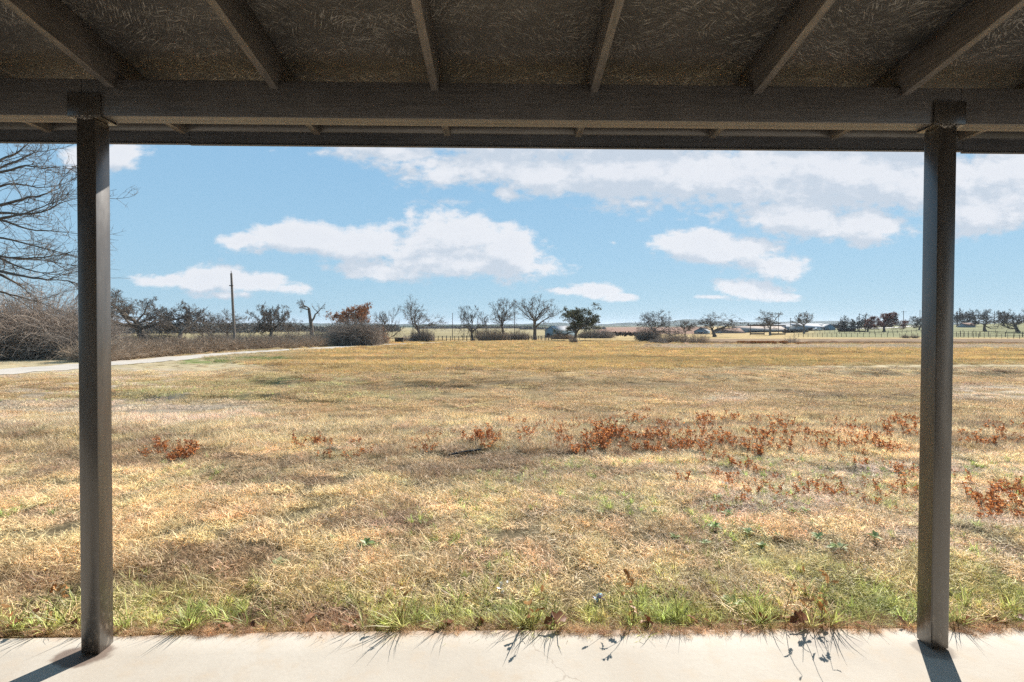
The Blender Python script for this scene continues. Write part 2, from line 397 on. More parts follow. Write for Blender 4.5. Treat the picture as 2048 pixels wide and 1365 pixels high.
def tbase(x, Y):
    x = np.asarray(x, float); Y = np.asarray(Y, float)
    Yc = np.maximum(Y, .5); u = np.clip(x / np.maximum(Y, 4), TU[0], TU[-1])
    l = np.clip(np.log(Yc), LY[0], LY[-1])
    i = np.clip(np.searchsorted(LY, l) - 1, 0, len(LY) - 2); f = (l - LY[i]) / (LY[i+1] - LY[i])
    j = np.clip(np.searchsorted(TU, u) - 1, 0, len(TU) - 2); g = (u - TU[j]) / (TU[j+1] - TU[j]); g = fade(g)
    return (TZ[j, i]*(1-g) + TZ[j+1, i]*g)*(1-f) + (TZ[j, i+1]*(1-g) + TZ[j+1, i+1]*g)*f
def tz(x, Y):
    x = np.asarray(x, float); Y = np.asarray(Y, float)
    z = tbase(x, Y)
    near = sstep(2.7, 3.6, Y)
    w = near * (1 - sstep(60, 200, Y))
    z = z + w * ((fbm(x*1.1, Y*1.1, 3) - .5) * .11 + (fbm(x*4.5, Y*4.5, 9, 3) - .5) * .045 * (1 - sstep(15, 30, Y)))
    # long low wheel ruts and mowing ridges running across the view
    z = z + near * sstep(9, 13, Y) * (1 - sstep(70, 120, Y)) * (fbm(x*.16 + 5, Y*.85, 21, 4) - .5) * .12 + near * sstep(9, 12, Y) * (1 - sstep(20, 26, Y)) * (np.maximum(fbm(x*.45, Y*4.5, 22, 3), .56) - .56) * .4 * sstep(.42, .6, fbm(x*.12, Y*.3, 56))
    # little scarp that shades the ground in front of the rusty sprouts
    yl = 6.75 + (fbm(x*.35, 0*x, 31) - .5) * .8 + .03 * x
    amp = sstep(-2.2, -.8, x) * (1 - sstep(3.6, 4.6, x)) * .06 * sstep(.42, .62, fbm(x*1.3, x*0, 33))
    z = z + amp * (sstep(yl, yl + .10, Y) - sstep(yl + .1, yl + 2.4, Y))
    yl2 = 12.2 + (fbm(x*.3, 0*x, 37) - .5) * 1.4 - .22 * (x + 4)
    amp2 = .13 * sstep(-13, -11, x) * (1 - sstep(-5, -3, x))
    z = z + amp2 * (sstep(yl2, yl2 + .2, Y) - sstep(yl2 + .3, yl2 + 3, Y))
    # edge of the unmown golden grass: a small step up
    pxx = 1024 + F * x / np.maximum(Y, 1)
    bnd = np.interp(pxx, [-400, 350, 520, 600, 1100, 1300, 1600, 1850, 2200], [21, 21, 19.5, 15.3, 16.0, 17.6, 20, 22, 22])
    e = sstep(430, 560, pxx) * .26
    z = z + e * (sstep(bnd - .6, bnd + 1.6, Y + (fbm(x*.6, Y*.6, 29) - .5)*2.5) - sstep(bnd + 4, bnd + 26, Y))
    return z
def ground_y(px, py):
    """distance at which the base terrain shows at that pixel"""
    lo, hi = 2.6, 3000.
    for _ in range(50):
        mid = math.sqrt(lo * hi); p = at(px, py, mid)
        if tbase(p[0], mid) < p[2]: lo = mid
        else: hi = mid
    return lo
def gp(px, py):
    Y = ground_y(px, py); p = at(px, py, Y); return np.array([p[0], Y, float(tz(p[0], Y))])
def on(px, Y):
    p = at(px, 660, Y); return np.array([p[0], Y, float(tz(p[0], Y))])
def inter(px, xs, ys): return np.interp(px, xs, ys)
def gcolor(x, Y):
    """base colour of ground and of the grass on it, at world x, y"""
    x = np.asarray(x, float); Y = np.asarray(Y, float)
    z = tbase(x, Y); px, py = proj(x, np.maximum(Y, .8), z)
    C = lambda *c: np.array(c)[None, :]
    m = lambda w: np.clip(w, 0, 1)[:, None]
    n1 = fbm(x*.5, Y*.5, 41); n2 = fbm(x*2.2, Y*2.2, 43); n3 = fbm(x*.12, Y*.5, 45); n4 = fbm(x*.9, Y*2.2, 47)
    col = C(.46, .37, .225) * (0.70 + .6 * n1)[:, None]
    # brown thatch
    br = sstep(.50, .64, n4) * (py > 745)
    col = col * (1 - m(br*.65)) + C(.20, .13, .08) * m(br*.65)
    # mown, slightly greyer middle
    mid = sstep(745, 765, py) * (1 - sstep(820, 850, py))
    col = col * (1 - m(mid*.75)) + C(.41, .29, .15) * (.70 + .6*n3)[:, None] * m(mid*.75)
    # golden unmown band
    bnd = inter(px, [-400, 350, 520, 600, 1100, 1300, 1600, 1850, 2200], [712, 712, 738, 762, 759, 753, 743, 738, 738])
    go = (1 - sstep(bnd - 5, bnd + 2, py + (n2-.5)*8)) * sstep(380, 560, px + (py-735)*4)
    gc = C(.46, .325, .145) * (.45 + 1.1 * fbm(x*.08, Y*.55, 51))[:, None]
    col = col * (1 - m(go)) + gc * m(go)
    pale = sstep(1240, 1330, px) * sstep(689, 692, py) * (1 - sstep(697, 699.5, py))
    col = col * (1 - m(pale*.8)) + C(.46, .38, .29) * m(pale*.8)
    dk = 1.2*sstep(.61, .65, fbm(x*.45, Y*5.5, 57, 4)) * sstep(.42, .6, fbm(x*.12, Y*.3, 56)) * (py > 742) * (py < 935) + .8*sstep(.60, .70, fbm(x*1.4, Y*2.0, 58)) * (py > 930)
    col = col * (1 - m(dk*.5)) + C(.17, .12, .08) * m(dk*.5)
    # green tinges
    gr = sstep(752, 768, py) * (1 - sstep(795, 815, py)) * sstep(150, 300, px) * (1 - sstep(760, 950, px)) * sstep(.36, .6, n1*.6 + n2*.4)
    col = col * (1 - m(gr*.55)) + C(.35, .33, .16) * m(gr*.55)
    rd = sstep(716, 720, py) * (1 - sstep(726, 732, py)) * sstep(340, 380, px) * (1 - sstep(540, 600, px)) * sstep(.4, .55, n2)
    col = col * (1 - m(rd)) + C(.20, .23, .08) * m(rd)
    ng = sstep(1130, 1260, py + (n1 - .5) * 140) * sstep(.42, .62, n2) * .6 + sstep(1030, 1100, py) * sstep(.56, .66, n2) * sstep(600, 1100, px) * .55
    col = col * (1 - m(ng)) + C(.30, .31, .11) * m(ng)
    # bare sandy soil
    so = sstep(795, 812, py) * (1 - sstep(848, 868, py)) * (1 - sstep(420, 640, px)) * sstep(.42, .56, n4*.5 + n3*.5)
    so = np.maximum(so, sstep(768, 776, py) * (1 - sstep(796, 806, py)) * sstep(1860, 1920, px) * sstep(.30, .42, n4))
    so = np.maximum(so, sstep(788, 794, py) * (1 - sstep(800, 808, py)) * sstep(1400, 1430, px) * (1 - sstep(1500, 1560, px)) * .7)
    so = np.maximum(so, sstep(900, 950, py) * (1 - sstep(1120, 1200, py)) * sstep(1250, 1500, px) * sstep(.46, .60, n4) * .8)
    so = np.maximum(so, sstep(735, 740, py) * (1 - sstep(800, 830, py)) * (1 - sstep(330, 430, px)) * sstep(.52, .62, n4))
    col = col * (1 - m(so)) + C(.50, .405, .30) * (.85 + .3*n2)[:, None] * m(so)
    # bright straw in the mid foreground on the left
    bs = sstep(960, 1000, py) * (1 - sstep(1080, 1130, py)) * (1 - sstep(1000, 1250, px)) * (1 - br)
    col = col * (1 - m(bs*.6)) + C(.56, .45, .27) * m(bs*.6)
    # farther country
    ditch = sstep(1270, 1330, px) * sstep(677, 679, py) * (1 - sstep(687, 690, py))
    col = col * (1 - m(ditch)) + (C(.26, .17, .10) * (.55 + .9*fbm(x*.4, Y*.25, 61))[:, None]) * m(ditch)
    past = sstep(1560, 1680, px) * (1 - sstep(674, 677, py)) * (Y > 60)
    col = col * (1 - m(past)) + (C(.245, .235, .115) * (.7 + .6*fbm(x*.08, Y*.03, 63))[:, None]) * m(past)
    red = sstep(1180, 1200, px) * (1 - sstep(1400, 1430, px)) * (1 - sstep(667, 670, py)) * (Y > 60)
    col = col * (1 - m(red)) + C(.30, .17, .115) * m(red)
    yf = (1 - sstep(1180, 1200, px)) * (1 - sstep(675, 678, py)) * (Y > 60)
    col = col * (1 - m(yf)) + (C(.36, .29, .15) * (.7 + .6*fbm(x*.02, Y*.02, 65))[:, None]) * m(yf)
    fr = sstep(900, 1600, Y)
    col = col * (1 - m(fr)) + C(.17, .17, .10) * m(fr)
    return np.clip(col, .01, 1)
def ground_mat():
    m, nt, b, o = newmat('field_ground')
    a = nn(nt, 'ShaderNodeAttribute', attribute_name='gcol')
    g = nn(nt, 'ShaderNodeNewGeometry'); P = g.outputs['Position']
    f = noise(nt, vmath(nt, 'MULTIPLY', P, (1, 1, 0)), 22, 6, .7); f2 = noise(nt, vmath(nt, 'MULTIPLY', P, (.5, 1.2, 0)), 2.2, 6, .65)
    c = mixc(nt, 1.0, a.outputs['Color'], maprange(nt, f, .25, .75, .55, 1.35), 'MULTIPLY')
    c = mixc(nt, 1.0, c, maprange(nt, f2, .3, .7, .72, 1.22), 'MULTIPLY')
    nt.links.new(c, b.inputs['Base Color']); b.inputs['Roughness'].default_value = 1; b.inputs['Specular IOR Level'].default_value = .05
    bump(nt, b, math_n(nt, 'ADD', f, math_n(nt, 'MULTIPLY', f2, 2.0)), .5, .03); return m
M['ground'] = ground_mat()
def make_ground():
    ys = np.concatenate([[-60, -30, -12, -5, 0, 1.5, 2.3], np.geomspace(2.56, 12000, 760)])
    us = np.concatenate([[-60, -20, -8, -4, -2.6, -1.9], np.linspace(-1.5, 1.5, 400), [1.9, 2.6, 4, 8, 20, 60]])
    Yg, Ug = np.meshgrid(ys, us, indexing='ij')
    lim = np.clip(Ug, -1.5, 1.5) * np.maximum(Yg, 3) + np.where(np.abs(Ug) > 1.5, (Ug - np.sign(Ug)*1.5) * np.minimum(np.maximum(Yg, 3), 600), 0)
    x = lim.ravel(); Y = Yg.ravel()
    z = tz(x, Y); z = np.where(Y < 2.5, -.14, z)
    ny, nx = len(ys), len(us)
    i = (np.arange(ny-1)[:, None] * nx + np.arange(nx-1)[None]).ravel()
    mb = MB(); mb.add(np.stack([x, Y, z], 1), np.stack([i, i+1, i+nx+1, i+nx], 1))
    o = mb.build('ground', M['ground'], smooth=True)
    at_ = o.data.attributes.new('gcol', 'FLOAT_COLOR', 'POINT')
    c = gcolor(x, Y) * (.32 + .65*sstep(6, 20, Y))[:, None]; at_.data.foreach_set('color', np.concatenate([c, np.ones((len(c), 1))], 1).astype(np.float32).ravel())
    tag(o, kind='structure')
make_ground()
# gravel road
def make_road():
    path = [(-40, 752, 0)]
    pts = []
    for px, py in ((-150, 757), (0, 745.5), (120, 735.5), (240, 727), (360, 716.5), (450, 708.5), (600, 699.5), (700, 693.8), (800, 688.6), (880, 685.6), (960, 683.6), (1040, 682.3)):
        Y = ground_y(px, py); pts.append(at(px, py, Y)[:2])
    pts = np.array(pts); t = np.concatenate([[0], np.cumsum(np.linalg.norm(np.diff(pts, axis=0), axis=1))])
    q = np.linspace(0, t[-1], 420)
    P = np.stack([np.interp(q, t, pts[:, 0]), np.interp(q, t, pts[:, 1])], 1)
    for _ in range(40): P[1:-1] = (P[:-2] + P[1:-1]*2 + P[2:]) / 4
    T = np.gradient(P, axis=0); T /= np.linalg.norm(T, axis=1, keepdims=True); N = np.stack([-T[:, 1], T[:, 0]], 1)
    ws = np.linspace(-1.75, 1.75, 9)
    jit = (fbm(q*.8, q*0, 71) - .5) * .7; jit2 = (fbm(q*.8, q*0 + 9, 73) - .5) * .7
    V = []
    for k, w in enumerate(ws):
        ww = w + (jit if k == 0 else jit2 if k == 8 else 0)
        xy = P + N * np.broadcast_to(ww, q.shape)[:, None]; V.append(np.c_[xy, tz(xy[:, 0], xy[:, 1]) + (.02 if k in (0, 8) else .045)])
    V = np.stack(V, 1).reshape(-1, 3); n = len(q)
    i = (np.arange(n-1)[:, None]*9 + np.arange(8)[None]).ravel()
    m = simple('gravel', (.42, .37, .31), (.56, .50, .43), 30, .95, .1, .4)
    o = MB().add(V, np.stack([i+1, i, i+9, i+10], 1)).build('gravel_road', m); tag(o, kind='structure')
    return P
road = make_road()
# second bright track on the right
def far_track():
    P = np.array([on(px, Y) for px, Y in ((1672, 330), (1720, 340), (1760, 350), (1800, 360), (1845, 375), (1890, 395))])
    V = []
    for p in P: V += [[p[0], p[1]-9, tz(p[0], p[1]-9)+.25], [p[0], p[1]+9, tz(p[0], p[1]+9)+.25]]
    n = len(P); i = np.arange(n-1)*2
    o = MB().add(V, np.stack([i, i+2, i+3, i+1], 1)).build('caliche_road', simple('caliche', (.62, .57, .50), (.7, .66, .6), 1)); tag(o, kind='structure')
far_track()
# ------------------------------------------------------------------ porch slab
def slab():
    mb = MB(); xs = np.linspace(-9, 9, 240); e = 2.585 - .045*sstep(-.8, -2.8, xs) + (fbm(xs*3, xs*0, 5) - .5) * .02
    ys = [-3.5, 0, 1.2, 2.0, 2.4]; V = []
    for x, ee in zip(xs, e):
        for y in ys: V.append([x, y, 0])
        V += [[x, ee - .012, 0], [x, ee - .003, -.004], [x, ee, -.014], [x, ee, -.2]]
    k = len(ys) + 4; n = len(xs); i = (np.arange(n-1)[:, None]*k + np.arange(k-1)[None]).ravel()
    mb.add(V, np.stack([i, i+k, i+k+1, i+1], 1)); tag(mb.build('concrete_pavement', M['concrete']), kind='structure')
slab()
# ------------------------------------------------------------------ porch roof and posts
YB = 2.40                      # front face of the beam
SL = .175                      # fall of the roof outwards
def porch():
    zb0 = at(1024, 240, YB)[2]; zb1 = at(1024, 167, YB)[2]
    BW = .092
    zdeck = lambda y: 1.652 + 1.312 - SL*(y - 2.583)      # underside of the boards
    t = thing('porch_roof', (0, YB, 0), 'dark brown porch roof overhead, with strand board, rafters and long beam', 'porch roof')
    x0, x1 = -7.5, 7.5
    # double plank beam with joints and a fine gap below
    for (a, b) in ((x0, -2.085), (-2.083, 2.29), (2.292, x1)):
        bm = MB(); bm.box(a, b, YB, YB+BW*.48, zb0, zb1); bm.box(a, b, YB+BW*.50, YB+BW, zb0+.002, zb1)
        bevel(bm.build('beam', M['beam'], t), .003)
    # deck
    yb, ye = -1.6, 2.96
    d = MB(); th = .012
    for (p, q, dz) in ((yb, 1.218, 0), (1.221, ye, .0015)):
        d.prism([[x0, p, zdeck(p)+dz], [x0, q, zdeck(q)+dz], [x0, q, zdeck(q)+th], [x0, p, zdeck(p)+th]], [x1-x0, 0, 0])
    d.build('roof_deck', M['osb'], t)
    r = MB(); r.prism([[x0-.05, yb, zdeck(yb)+th+.003], [x0-.05, ye+.07, zdeck(ye+.07)+th+.003], [x0-.05, ye+.07, zdeck(ye+.07)+th+.02], [x0-.05, yb, zdeck(yb)+th+.02]], [x1-x0+.1, 0, 0])
    r.build('roof_covering', simple('metal_roof', (.3, .3, .3), rough=.4, metal=.6), t)
    # rafters: deep inside, cut down to a shallow tail beyond the beam
    zr = at(1024, 184, YB)[2]
    cen = [at(p, 182, YB)[0] for p in (222, 548, 872, 1188, 1512, 1812)]
    sp = np.mean(np.diff(cen)); cen = [cen[0] - 3*sp, cen[0] - 2*sp, cen[0] - sp] + cen + [cen[-1] + sp, cen[-1] + 2*sp, cen[-1]+3*sp]
    ztail = at(1024, 274, 2.93)[2]
    for k, c in enumerate(cen):
        w = .019; ysub = 2.93
        zi = zr + SL*(YB - yb)
        pts = [[c-w, yb, zi], [c-w, YB-.001, zr], [c-w, YB-.001, zb1+.001], [c-w, YB+BW+.002, zb1+.001], [c-w, YB+BW+.002, ztail + .004], [c-w, ysub-.001, ztail], [c-w, ysub-.001, zdeck(ysub)-.001], [c-w, yb, zdeck(yb)-.001]]
        m = MB(); P = np.array(pts, float); n = len(P); V = np.vstack([P, P+[2*w, 0, 0]])
        Q = [[i, (i+1) % n, n+(i+1) % n, n+i] for i in range(n)] + [[0, 1, 2, 7][::-1], [2, 3, 6, 7][::-1], [3, 4, 5, 6][::-1], [n, n+1, n+2, n+7], [n+2, n+3, n+6, n+7], [n+3, n+4, n+5, n+6]]
        V[:, 0] += (V[:, 1] - 1) * 0.004 * math.sin(k*2.1)
        m.add(V, Q); bevel(m.build('rafter', M['rafter'], t), .002)
    zs = at(1024, 267, 2.93)[2]
    f = MB(); f.box(x0, x1, 2.93, 2.955, zs, zdeck(2.955)-.002); f.build('sub_fascia', M['beam'], t)
    zf = at(1024, 295.5, 2.958)[2]
    xj = at(378, 290, 2.96)[0]; xk = at(1925, 290, 2.96)[0]
    for a, b, dz in ((x0, xj, .004), (xj+.003, xk, 0), (xk+.003, x1, -.008)):
        f = MB(); f.box(a, b, 2.958, 2.978, zf+dz, zdeck(2.96)+th-.004)
        f.box(a, b, 2.951, 2.9575, zf+dz-.001, zf+dz+.006)
        bevel(f.build('fascia', M['fascia'], t), .003)
    return zb0, zb1
ZB0, ZB1 = porch()
def post(px_left, zx, label):
    xl = at(px_left, 652, YB)[0]; w = .092
    x0, x1 = xl, xl + w
    t = thing('porch_post', ((x0+x1)/2, YB + w/2, 0), label, 'post')
    c = MB(); c.box(x0, x1, YB+.001, YB+w, 0.004, ZB0-.009)
    bevel(c.build('column', M['post'], t), .006, 3)
    xc = (x0+x1)/2; hw = .080; th = .007
    b = MB(); b.box(xc-hw, xc+hw, YB-th-.002, YB-.002, ZB0-.004, ZB0+.108); b.box(xc-hw, xc+hw, YB-th-.001, YB+w+th+.001, ZB0-.0088, ZB0-.0045)
    b.box(xc-hw, xc+hw, YB+w+.002, YB+w+th+.002, ZB0-.004, ZB0+.108)
    bevel(b.build('saddle_bracket', M['post'], t), .002)
    wd = MB(); N = 60; xs = rng.uniform(xc-.05, xc+.05, N)
    wd.leaves(np.c_[xs, np.full(N, YB-.003) + rng.normal(0, .003, N), ZB0-.008+rng.normal(0, .003, N)], .012, .8)
    wd.build('weld', simple('weld_bead', (.25, .22, .2), (.5, .46, .42), 90), t)
post(154.8, 0, 'brown square steel post at the left of the porch, sunlit on its inner side')
post(1873.0, 0, 'brown square steel post at the right of the porch, with a shaded inner side')

# ------------------------------------------------------------------ grass (instanced patches)
def house():
    t = thing('house', (0, -1.62, 0), 'tan house wall, unseen, added behind the camera to block sky and bounce light', 'house')
    m = MB(); m.box(-7.4, 7.4, -1.66, -1.605, 0.002, 3.6); m.build('wall', simple('house_wall_paint', (.60, .57, .53), (.68, .65, .61), 5), t)  # out of view, added to block the sky behind and bounce light inside
house()
SRC = bpy.data.collections.new("grass_sources")      # never linked to the scene: only its meshes are instanced
def blades(n, rad, h, lean, w, curl=.5, disc=True):
    """mesh of n bent blades around the origin"""
    a = rng.uniform(0, 2*np.pi, n); r = rad * np.sqrt(rng.random(n)) if disc else np.abs(rng.normal(0, rad*.5, n))
    x = r*np.cos(a); y = r*np.sin(a)
    H = rng.uniform(h[0], h[1], n); az = rng.uniform(0, 2*np.pi, n); L = np.radians(rng.uniform(lean[0], lean[1], n))
    d0 = np.stack([np.sin(L)*np.cos(az), np.sin(L)*np.sin(az), np.cos(L)], 1)
    P = [np.stack([x, y, rng.uniform(-.005, .012, n)], 1)]; d = d0.copy()
    for k in range(3):
        d = d + np.stack([np.cos(az), np.sin(az), -.4 + 0*az], 1) * curl * .45 * rng.uniform(.2, 1.2, (n, 1)) + rng.normal(0, .13, (n, 3))
        d /= np.linalg.norm(d, axis=1, keepdims=True); P.append(P[-1] + d * H[:, None] / 3)
    P = np.stack(P, 1); P[:, :, 2] = np.maximum(P[:, :, 2], .001 + 0*P[:, :, 2])
    side = np.stack([-np.sin(az), np.cos(az), rng.uniform(-.5, .5, n)], 1); ww = rng.uniform(w*.6, w*1.3, n)[:, None]
    V = np.stack([P[:, 0]-side*ww*.5, P[:, 0]+side*ww*.5, P[:, 1]-side*ww*.5, P[:, 1]+side*ww*.5, P[:, 2]-side*ww*.35, P[:, 2]+side*ww*.35, P[:, 3]], 1)
    b = np.arange(n)[:, None]*7
    Q = np.concatenate([b+[0, 1, 3, 2], b+[2, 3, 5, 4]]); T = b+[4, 5, 6]
    return MB().add(V.reshape(-1, 3), Q, T, np.repeat(rng.random(n), 7))
M['dry'] = leafmat('dry_grass', (.36, .32, .25), (2.1, 2.08, 2.1), (1.05, 1.03, 1.0), trans=.40, inst=True)
kinds = {}; _idx = 0
M['dry_far'] = leafmat('dry_grass_far', (.78, .76, .70), (1.28, 1.27, 1.25), (1.0, .99, .97), trans=.38, inst=True)
def src(kind, mbs):
    global _idx
    ids = []
    for mb in mbs:
        me = mb.mesh('grass_patch'); me.materials.append(M['dry_far' if kind in ('wide', 'far') else 'dry']); o = bpy.data.objects.new('%03d_grass_patch' % _idx, me); SRC.objects.link(o); ids.append(_idx); _idx += 1
    kinds[kind] = ids
src('matted', [blades(310, .18, (.03, .10), (40, 88), .0030, .6) for _ in range(6)])
src('loose', [blades(150, .14, (.06, .16), (15, 75), .0028, .9) for _ in range(5)])
src('golden', [blades(300, .20, (.07, .19), (5, 60), .0030, .7) for _ in range(5)])
src('green', [blades(34, .035, (.05, .15), (5, 50), .0040, .6, False) for _ in range(5)])
src('tallgreen', [blades(22, .03, (.12, .26), (5, 40), .0050, .7, False) for _ in range(4)])
src('short', [blades(700, .42, (.025, .075), (20, 80), .0050, .5) for _ in range(4)])
src('wide', [blades(520, .60, (.06, .18), (5, 60), .013, .6) for _ in range(4)])
src('far', [blades(420, 1.3, (.10, .30), (5, 55), .035, .6) for _ in range(3)])
class Inst:
    def __init__(s): s.P = []; s.i = []; s.s = []; s.c = []
    def put(s, x, y, kind, scale, tint=None, dz=0.0, bright=1.0):
        n = len(x); s.P.append(np.c_[x, y, tz(x, y) + dz]); s.i.append(rng.choice(kinds[kind], n)); s.s.append(np.broadcast_to(scale, n))
        c = gcolor(x, y) if tint is None else np.broadcast_to(tint, (n, 3)) * rng.uniform(.75, 1.25, (n, 1))
        c = c * 1.32 * bright * rng.uniform(.82, 1.18, (n, 1)) * (1 + rng.normal(0, .04, (n, 3))); s.c.append(c)
    def build(s, name):
        P = np.vstack(s.P); n = len(P); me = bpy.data.meshes.new(name); me.vertices.add(n); me.vertices.foreach_set('co', P.astype(np.float32).ravel())
        for nm, ty, arr in (('idx', 'INT', np.concatenate(s.i).astype(np.int32)), ('scl', 'FLOAT', np.concatenate(s.s).astype(np.float32))):
            a = me.attributes.new(nm, ty, 'POINT'); a.data.foreach_set('value', arr)
        rot = np.c_[rng.normal(0, .10, n), rng.normal(0, .10, n), rng.uniform(0, 6.283, n)].astype(np.float32)
        a = me.attributes.new('rot', 'FLOAT_VECTOR', 'POINT'); a.data.foreach_set('vector', rot.ravel())
        a = me.attributes.new('tint', 'FLOAT_COLOR', 'POINT'); a.data.foreach_set('color', np.c_[np.clip(np.vstack(s.c), .01, 1.2), np.ones(n)].astype(np.float32).ravel())
        o = bpy.data.objects.new(name, me); COL.objects.link(o)
        g = bpy.data.node_groups.new(name + '_scatter', 'GeometryNodeTree')
        g.interface.new_socket('Geometry', in_out='INPUT', socket_type='NodeSocketGeometry'); g.interface.new_socket('Geometry', in_out='OUTPUT', socket_type='NodeSocketGeometry')
        gi = nn(g, 'NodeGroupInput'); go = nn(g, 'NodeGroupOutput'); ip = nn(g, 'GeometryNodeInstanceOnPoints'); ci = nn(g, 'GeometryNodeCollectionInfo')
        ci.inputs['Collection'].default_value = SRC; ci.inputs['Separate Children'].default_value = True; ci.inputs['Reset Children'].default_value = True
        g.links.new(gi.outputs[0], ip.inputs['Points']); g.links.new(ci.outputs[0], ip.inputs['Instance']); ip.inputs['Pick Instance'].default_value = True
        def attr(nm, ty):
            a = nn(g, 'GeometryNodeInputNamedAttribute', data_type=ty); a.inputs['Name'].default_value = nm; return a.outputs[0]
        g.links.new(attr('idx', 'INT'), ip.inputs['Instance Index'])
        g.links.new(attr('scl', 'FLOAT'), ip.inputs['Scale']); g.links.new(attr('rot', 'FLOAT_VECTOR'), ip.inputs['Rotation'])
        g.links.new(ip.outputs[0], go.inputs[0])
        mod = o.modifiers.new('scatter', 'NODES'); mod.node_group = g
        return o
def scatter(n, y0, y1, um=1.28):
    """uniform over the ground wedge between two distances"""
    Y = np.sqrt(rng.uniform(y0*y0, y1*y1, n)); u = rng.uniform(-um, um, n); return u*Y, Y
G = Inst()
def thin(x, y, keep): k = rng.random(len(x)) < keep; return x[k], y[k]
def bare(x, y):
    """0..1, share of open soil"""
    c = gcolor(x, y); return np.clip((c[:, 2] / c[:, 0] - .50) / .10, 0, 1)
x, y = scatter(3600, 2.62, 8.0); x, y = thin(x, y, 1 - .55*bare(x, y)); G.put(x, y, 'matted', rng.uniform(.8, 1.25, len(x)), bright=1.18)
x, y = scatter(2400, 2.66, 9.0); x, y = thin(x, y, (.25 + .9*sstep(.4, .62, fbm(x*1.3, y*1.3, 81))) * (1-.8*bare(x, y))); G.put(x, y, 'loose', rng.uniform(.6, 1.1, len(x)), bright=1.25)
x, y = scatter(9000, 5.8, 10.5); _, py = proj(x, y, tbase(x, y)); x, y = thin(x, y, (sstep(915, 880, py) + 0) * sstep(805, 835, py) * np.clip(.25 + 1.4*sstep(.4, .6, fbm(x*.9, y*.9, 83)), 0, 1)*.8); G.put(x, y, 'golden', rng.uniform(.6, 1.05, len(x)), bright=1.1)
x, y = scatter(7500, 7.0, 25); x, y = thin(x, y, 1 - .8*bare(x, y)); G.put(x, y, 'short', rng.uniform(.7, 1.15, len(x)))
def goldmask(x, y):
    px, py = proj(x, y, tbase(x, y)); bnd = inter(px, [-400, 350, 520, 600, 1100, 1300, 1600, 1850, 2200], [700, 712, 738, 762, 759, 753, 743, 738, 738])
    return sstep(bnd + 1, bnd - 3, py)
x, y = scatter(26000, 14, 58); x, y = thin(x, y, .12 + .88*goldmask(x, y)); G.put(x, y, 'wide', rng.uniform(.6, 1.15, len(x)) * (.35 + .65*goldmask(x, y)), bright=.95)
x, y = scatter(12000, 50, 118, 1.2); G.put(x, y, 'far', rng.uniform(.5, 1.1, len(x)), bright=.95)
# keep the road clear
def build_grass():
    P = np.vstack(G.P); keep = np.ones(len(P), bool)
    far = np.where(P[:, 1] > 20)[0]
    d = np.full(len(far), 99.)
    for q in road[::2]: d = np.minimum(d, np.hypot(P[far, 0]-q[0], P[far, 1]-q[1]))
    sc = np.concatenate(G.s)[far]; keep[far] = d > 1.75 + np.where(np.isin(np.concatenate(G.i)[far], kinds['far']), 1.25, .45)*sc + .8*(P[far, 1] > 60)
    keep &= ~((P[:, 1] < 2.66))
    G.P = [P[keep]]; G.i = [np.concatenate(G.i)[keep]]; G.s = [np.concatenate(G.s)[keep]]; G.c = [np.vstack(G.c)[keep]]
    tag(G.build('grass'), 'dry straw coloured grass covering the whole field', 'dry grass', kind='stuff')
build_grass()
# green winter grass along the slab and in tufts
G = Inst()
n = 1500; x = rng.uniform(-3.9, 3.9, n); y = 2.60 + np.abs(rng.normal(0, .30, n)); k = rng.random(n) < .06 + .8*sstep(.44, .62, fbm(x*1.6, y*1.2, 91)); x, y = x[k], y[k]
G.put(x, y, 'green', rng.uniform(.3, .75, len(x)), tint=(.40, .41, .155))
n = 150; x = rng.choice([-3.3, -2.7, -1.85, -1.6, -.55, .1, .95, 1.5, 1.85, 2.5, 3.0], n) + rng.normal(0, .16, n); y = 2.62 + np.abs(rng.normal(0, .14, n)); G.put(x, y, 'tallgreen', rng.uniform(.35, .85, n), tint=(.34, .38, .13))
n = 34; x = rng.uniform(-3.4, 3.4, n); y = 2.60 + np.abs(rng.normal(0, .035, n)); G.put(x, y, 'tallgreen', rng.uniform(.5, 1.15, n), tint=(.33, .33, .13))
n = 700; x = rng.uniform(-4, 4, n); y = 2.60 + np.abs(rng.normal(0, .06, n)); G.put(x, y, 'loose', rng.uniform(.3, .6, n), tint=(.32, .22, .12))
n = 420; x = rng.uniform(-4, 4, n); y = 2.600 - .07*np.clip(fbm(x*2.2, x*0, 97)*2 - .75, 0, 1) + rng.normal(0, .018, n); G.put(x, y, 'loose', rng.uniform(.14, .32, n), tint=(.42, .29, .17)); G.P[-1][:, 2] = np.where(y < 2.6, .001, G.P[-1][:, 2])
x, y = scatter(2600, 2.8, 6.5, 1.15); px, py = proj(x, y, tbase(x, y)); x, y = thin(x, y, sstep(.52, .66, fbm(x*1.1, y*1.1, 93)) * (.25 + .75*sstep(500, 1100, px))); G.put(x, y, 'green', rng.uniform(.4, .8, len(x)), tint=(.30, .36, .12))
x, y = scatter(5000, 12, 22, 1.1); px, py = proj(x, y, tbase(x, y)); x, y = thin(x, y, sstep(.45, .6, fbm(x*.5, y*.8, 95)) * (1 - sstep(760, 950, px)) * sstep(754, 764, py) * (1 - sstep(795, 812, py))); G.put(x, y, 'green', rng.uniform(.5, .8, len(x)), tint=(.36, .38, .16))
tag(G.build('green_grass'), 'short green winter grass in tufts by the concrete and in the field', 'green grass', kind='stuff')

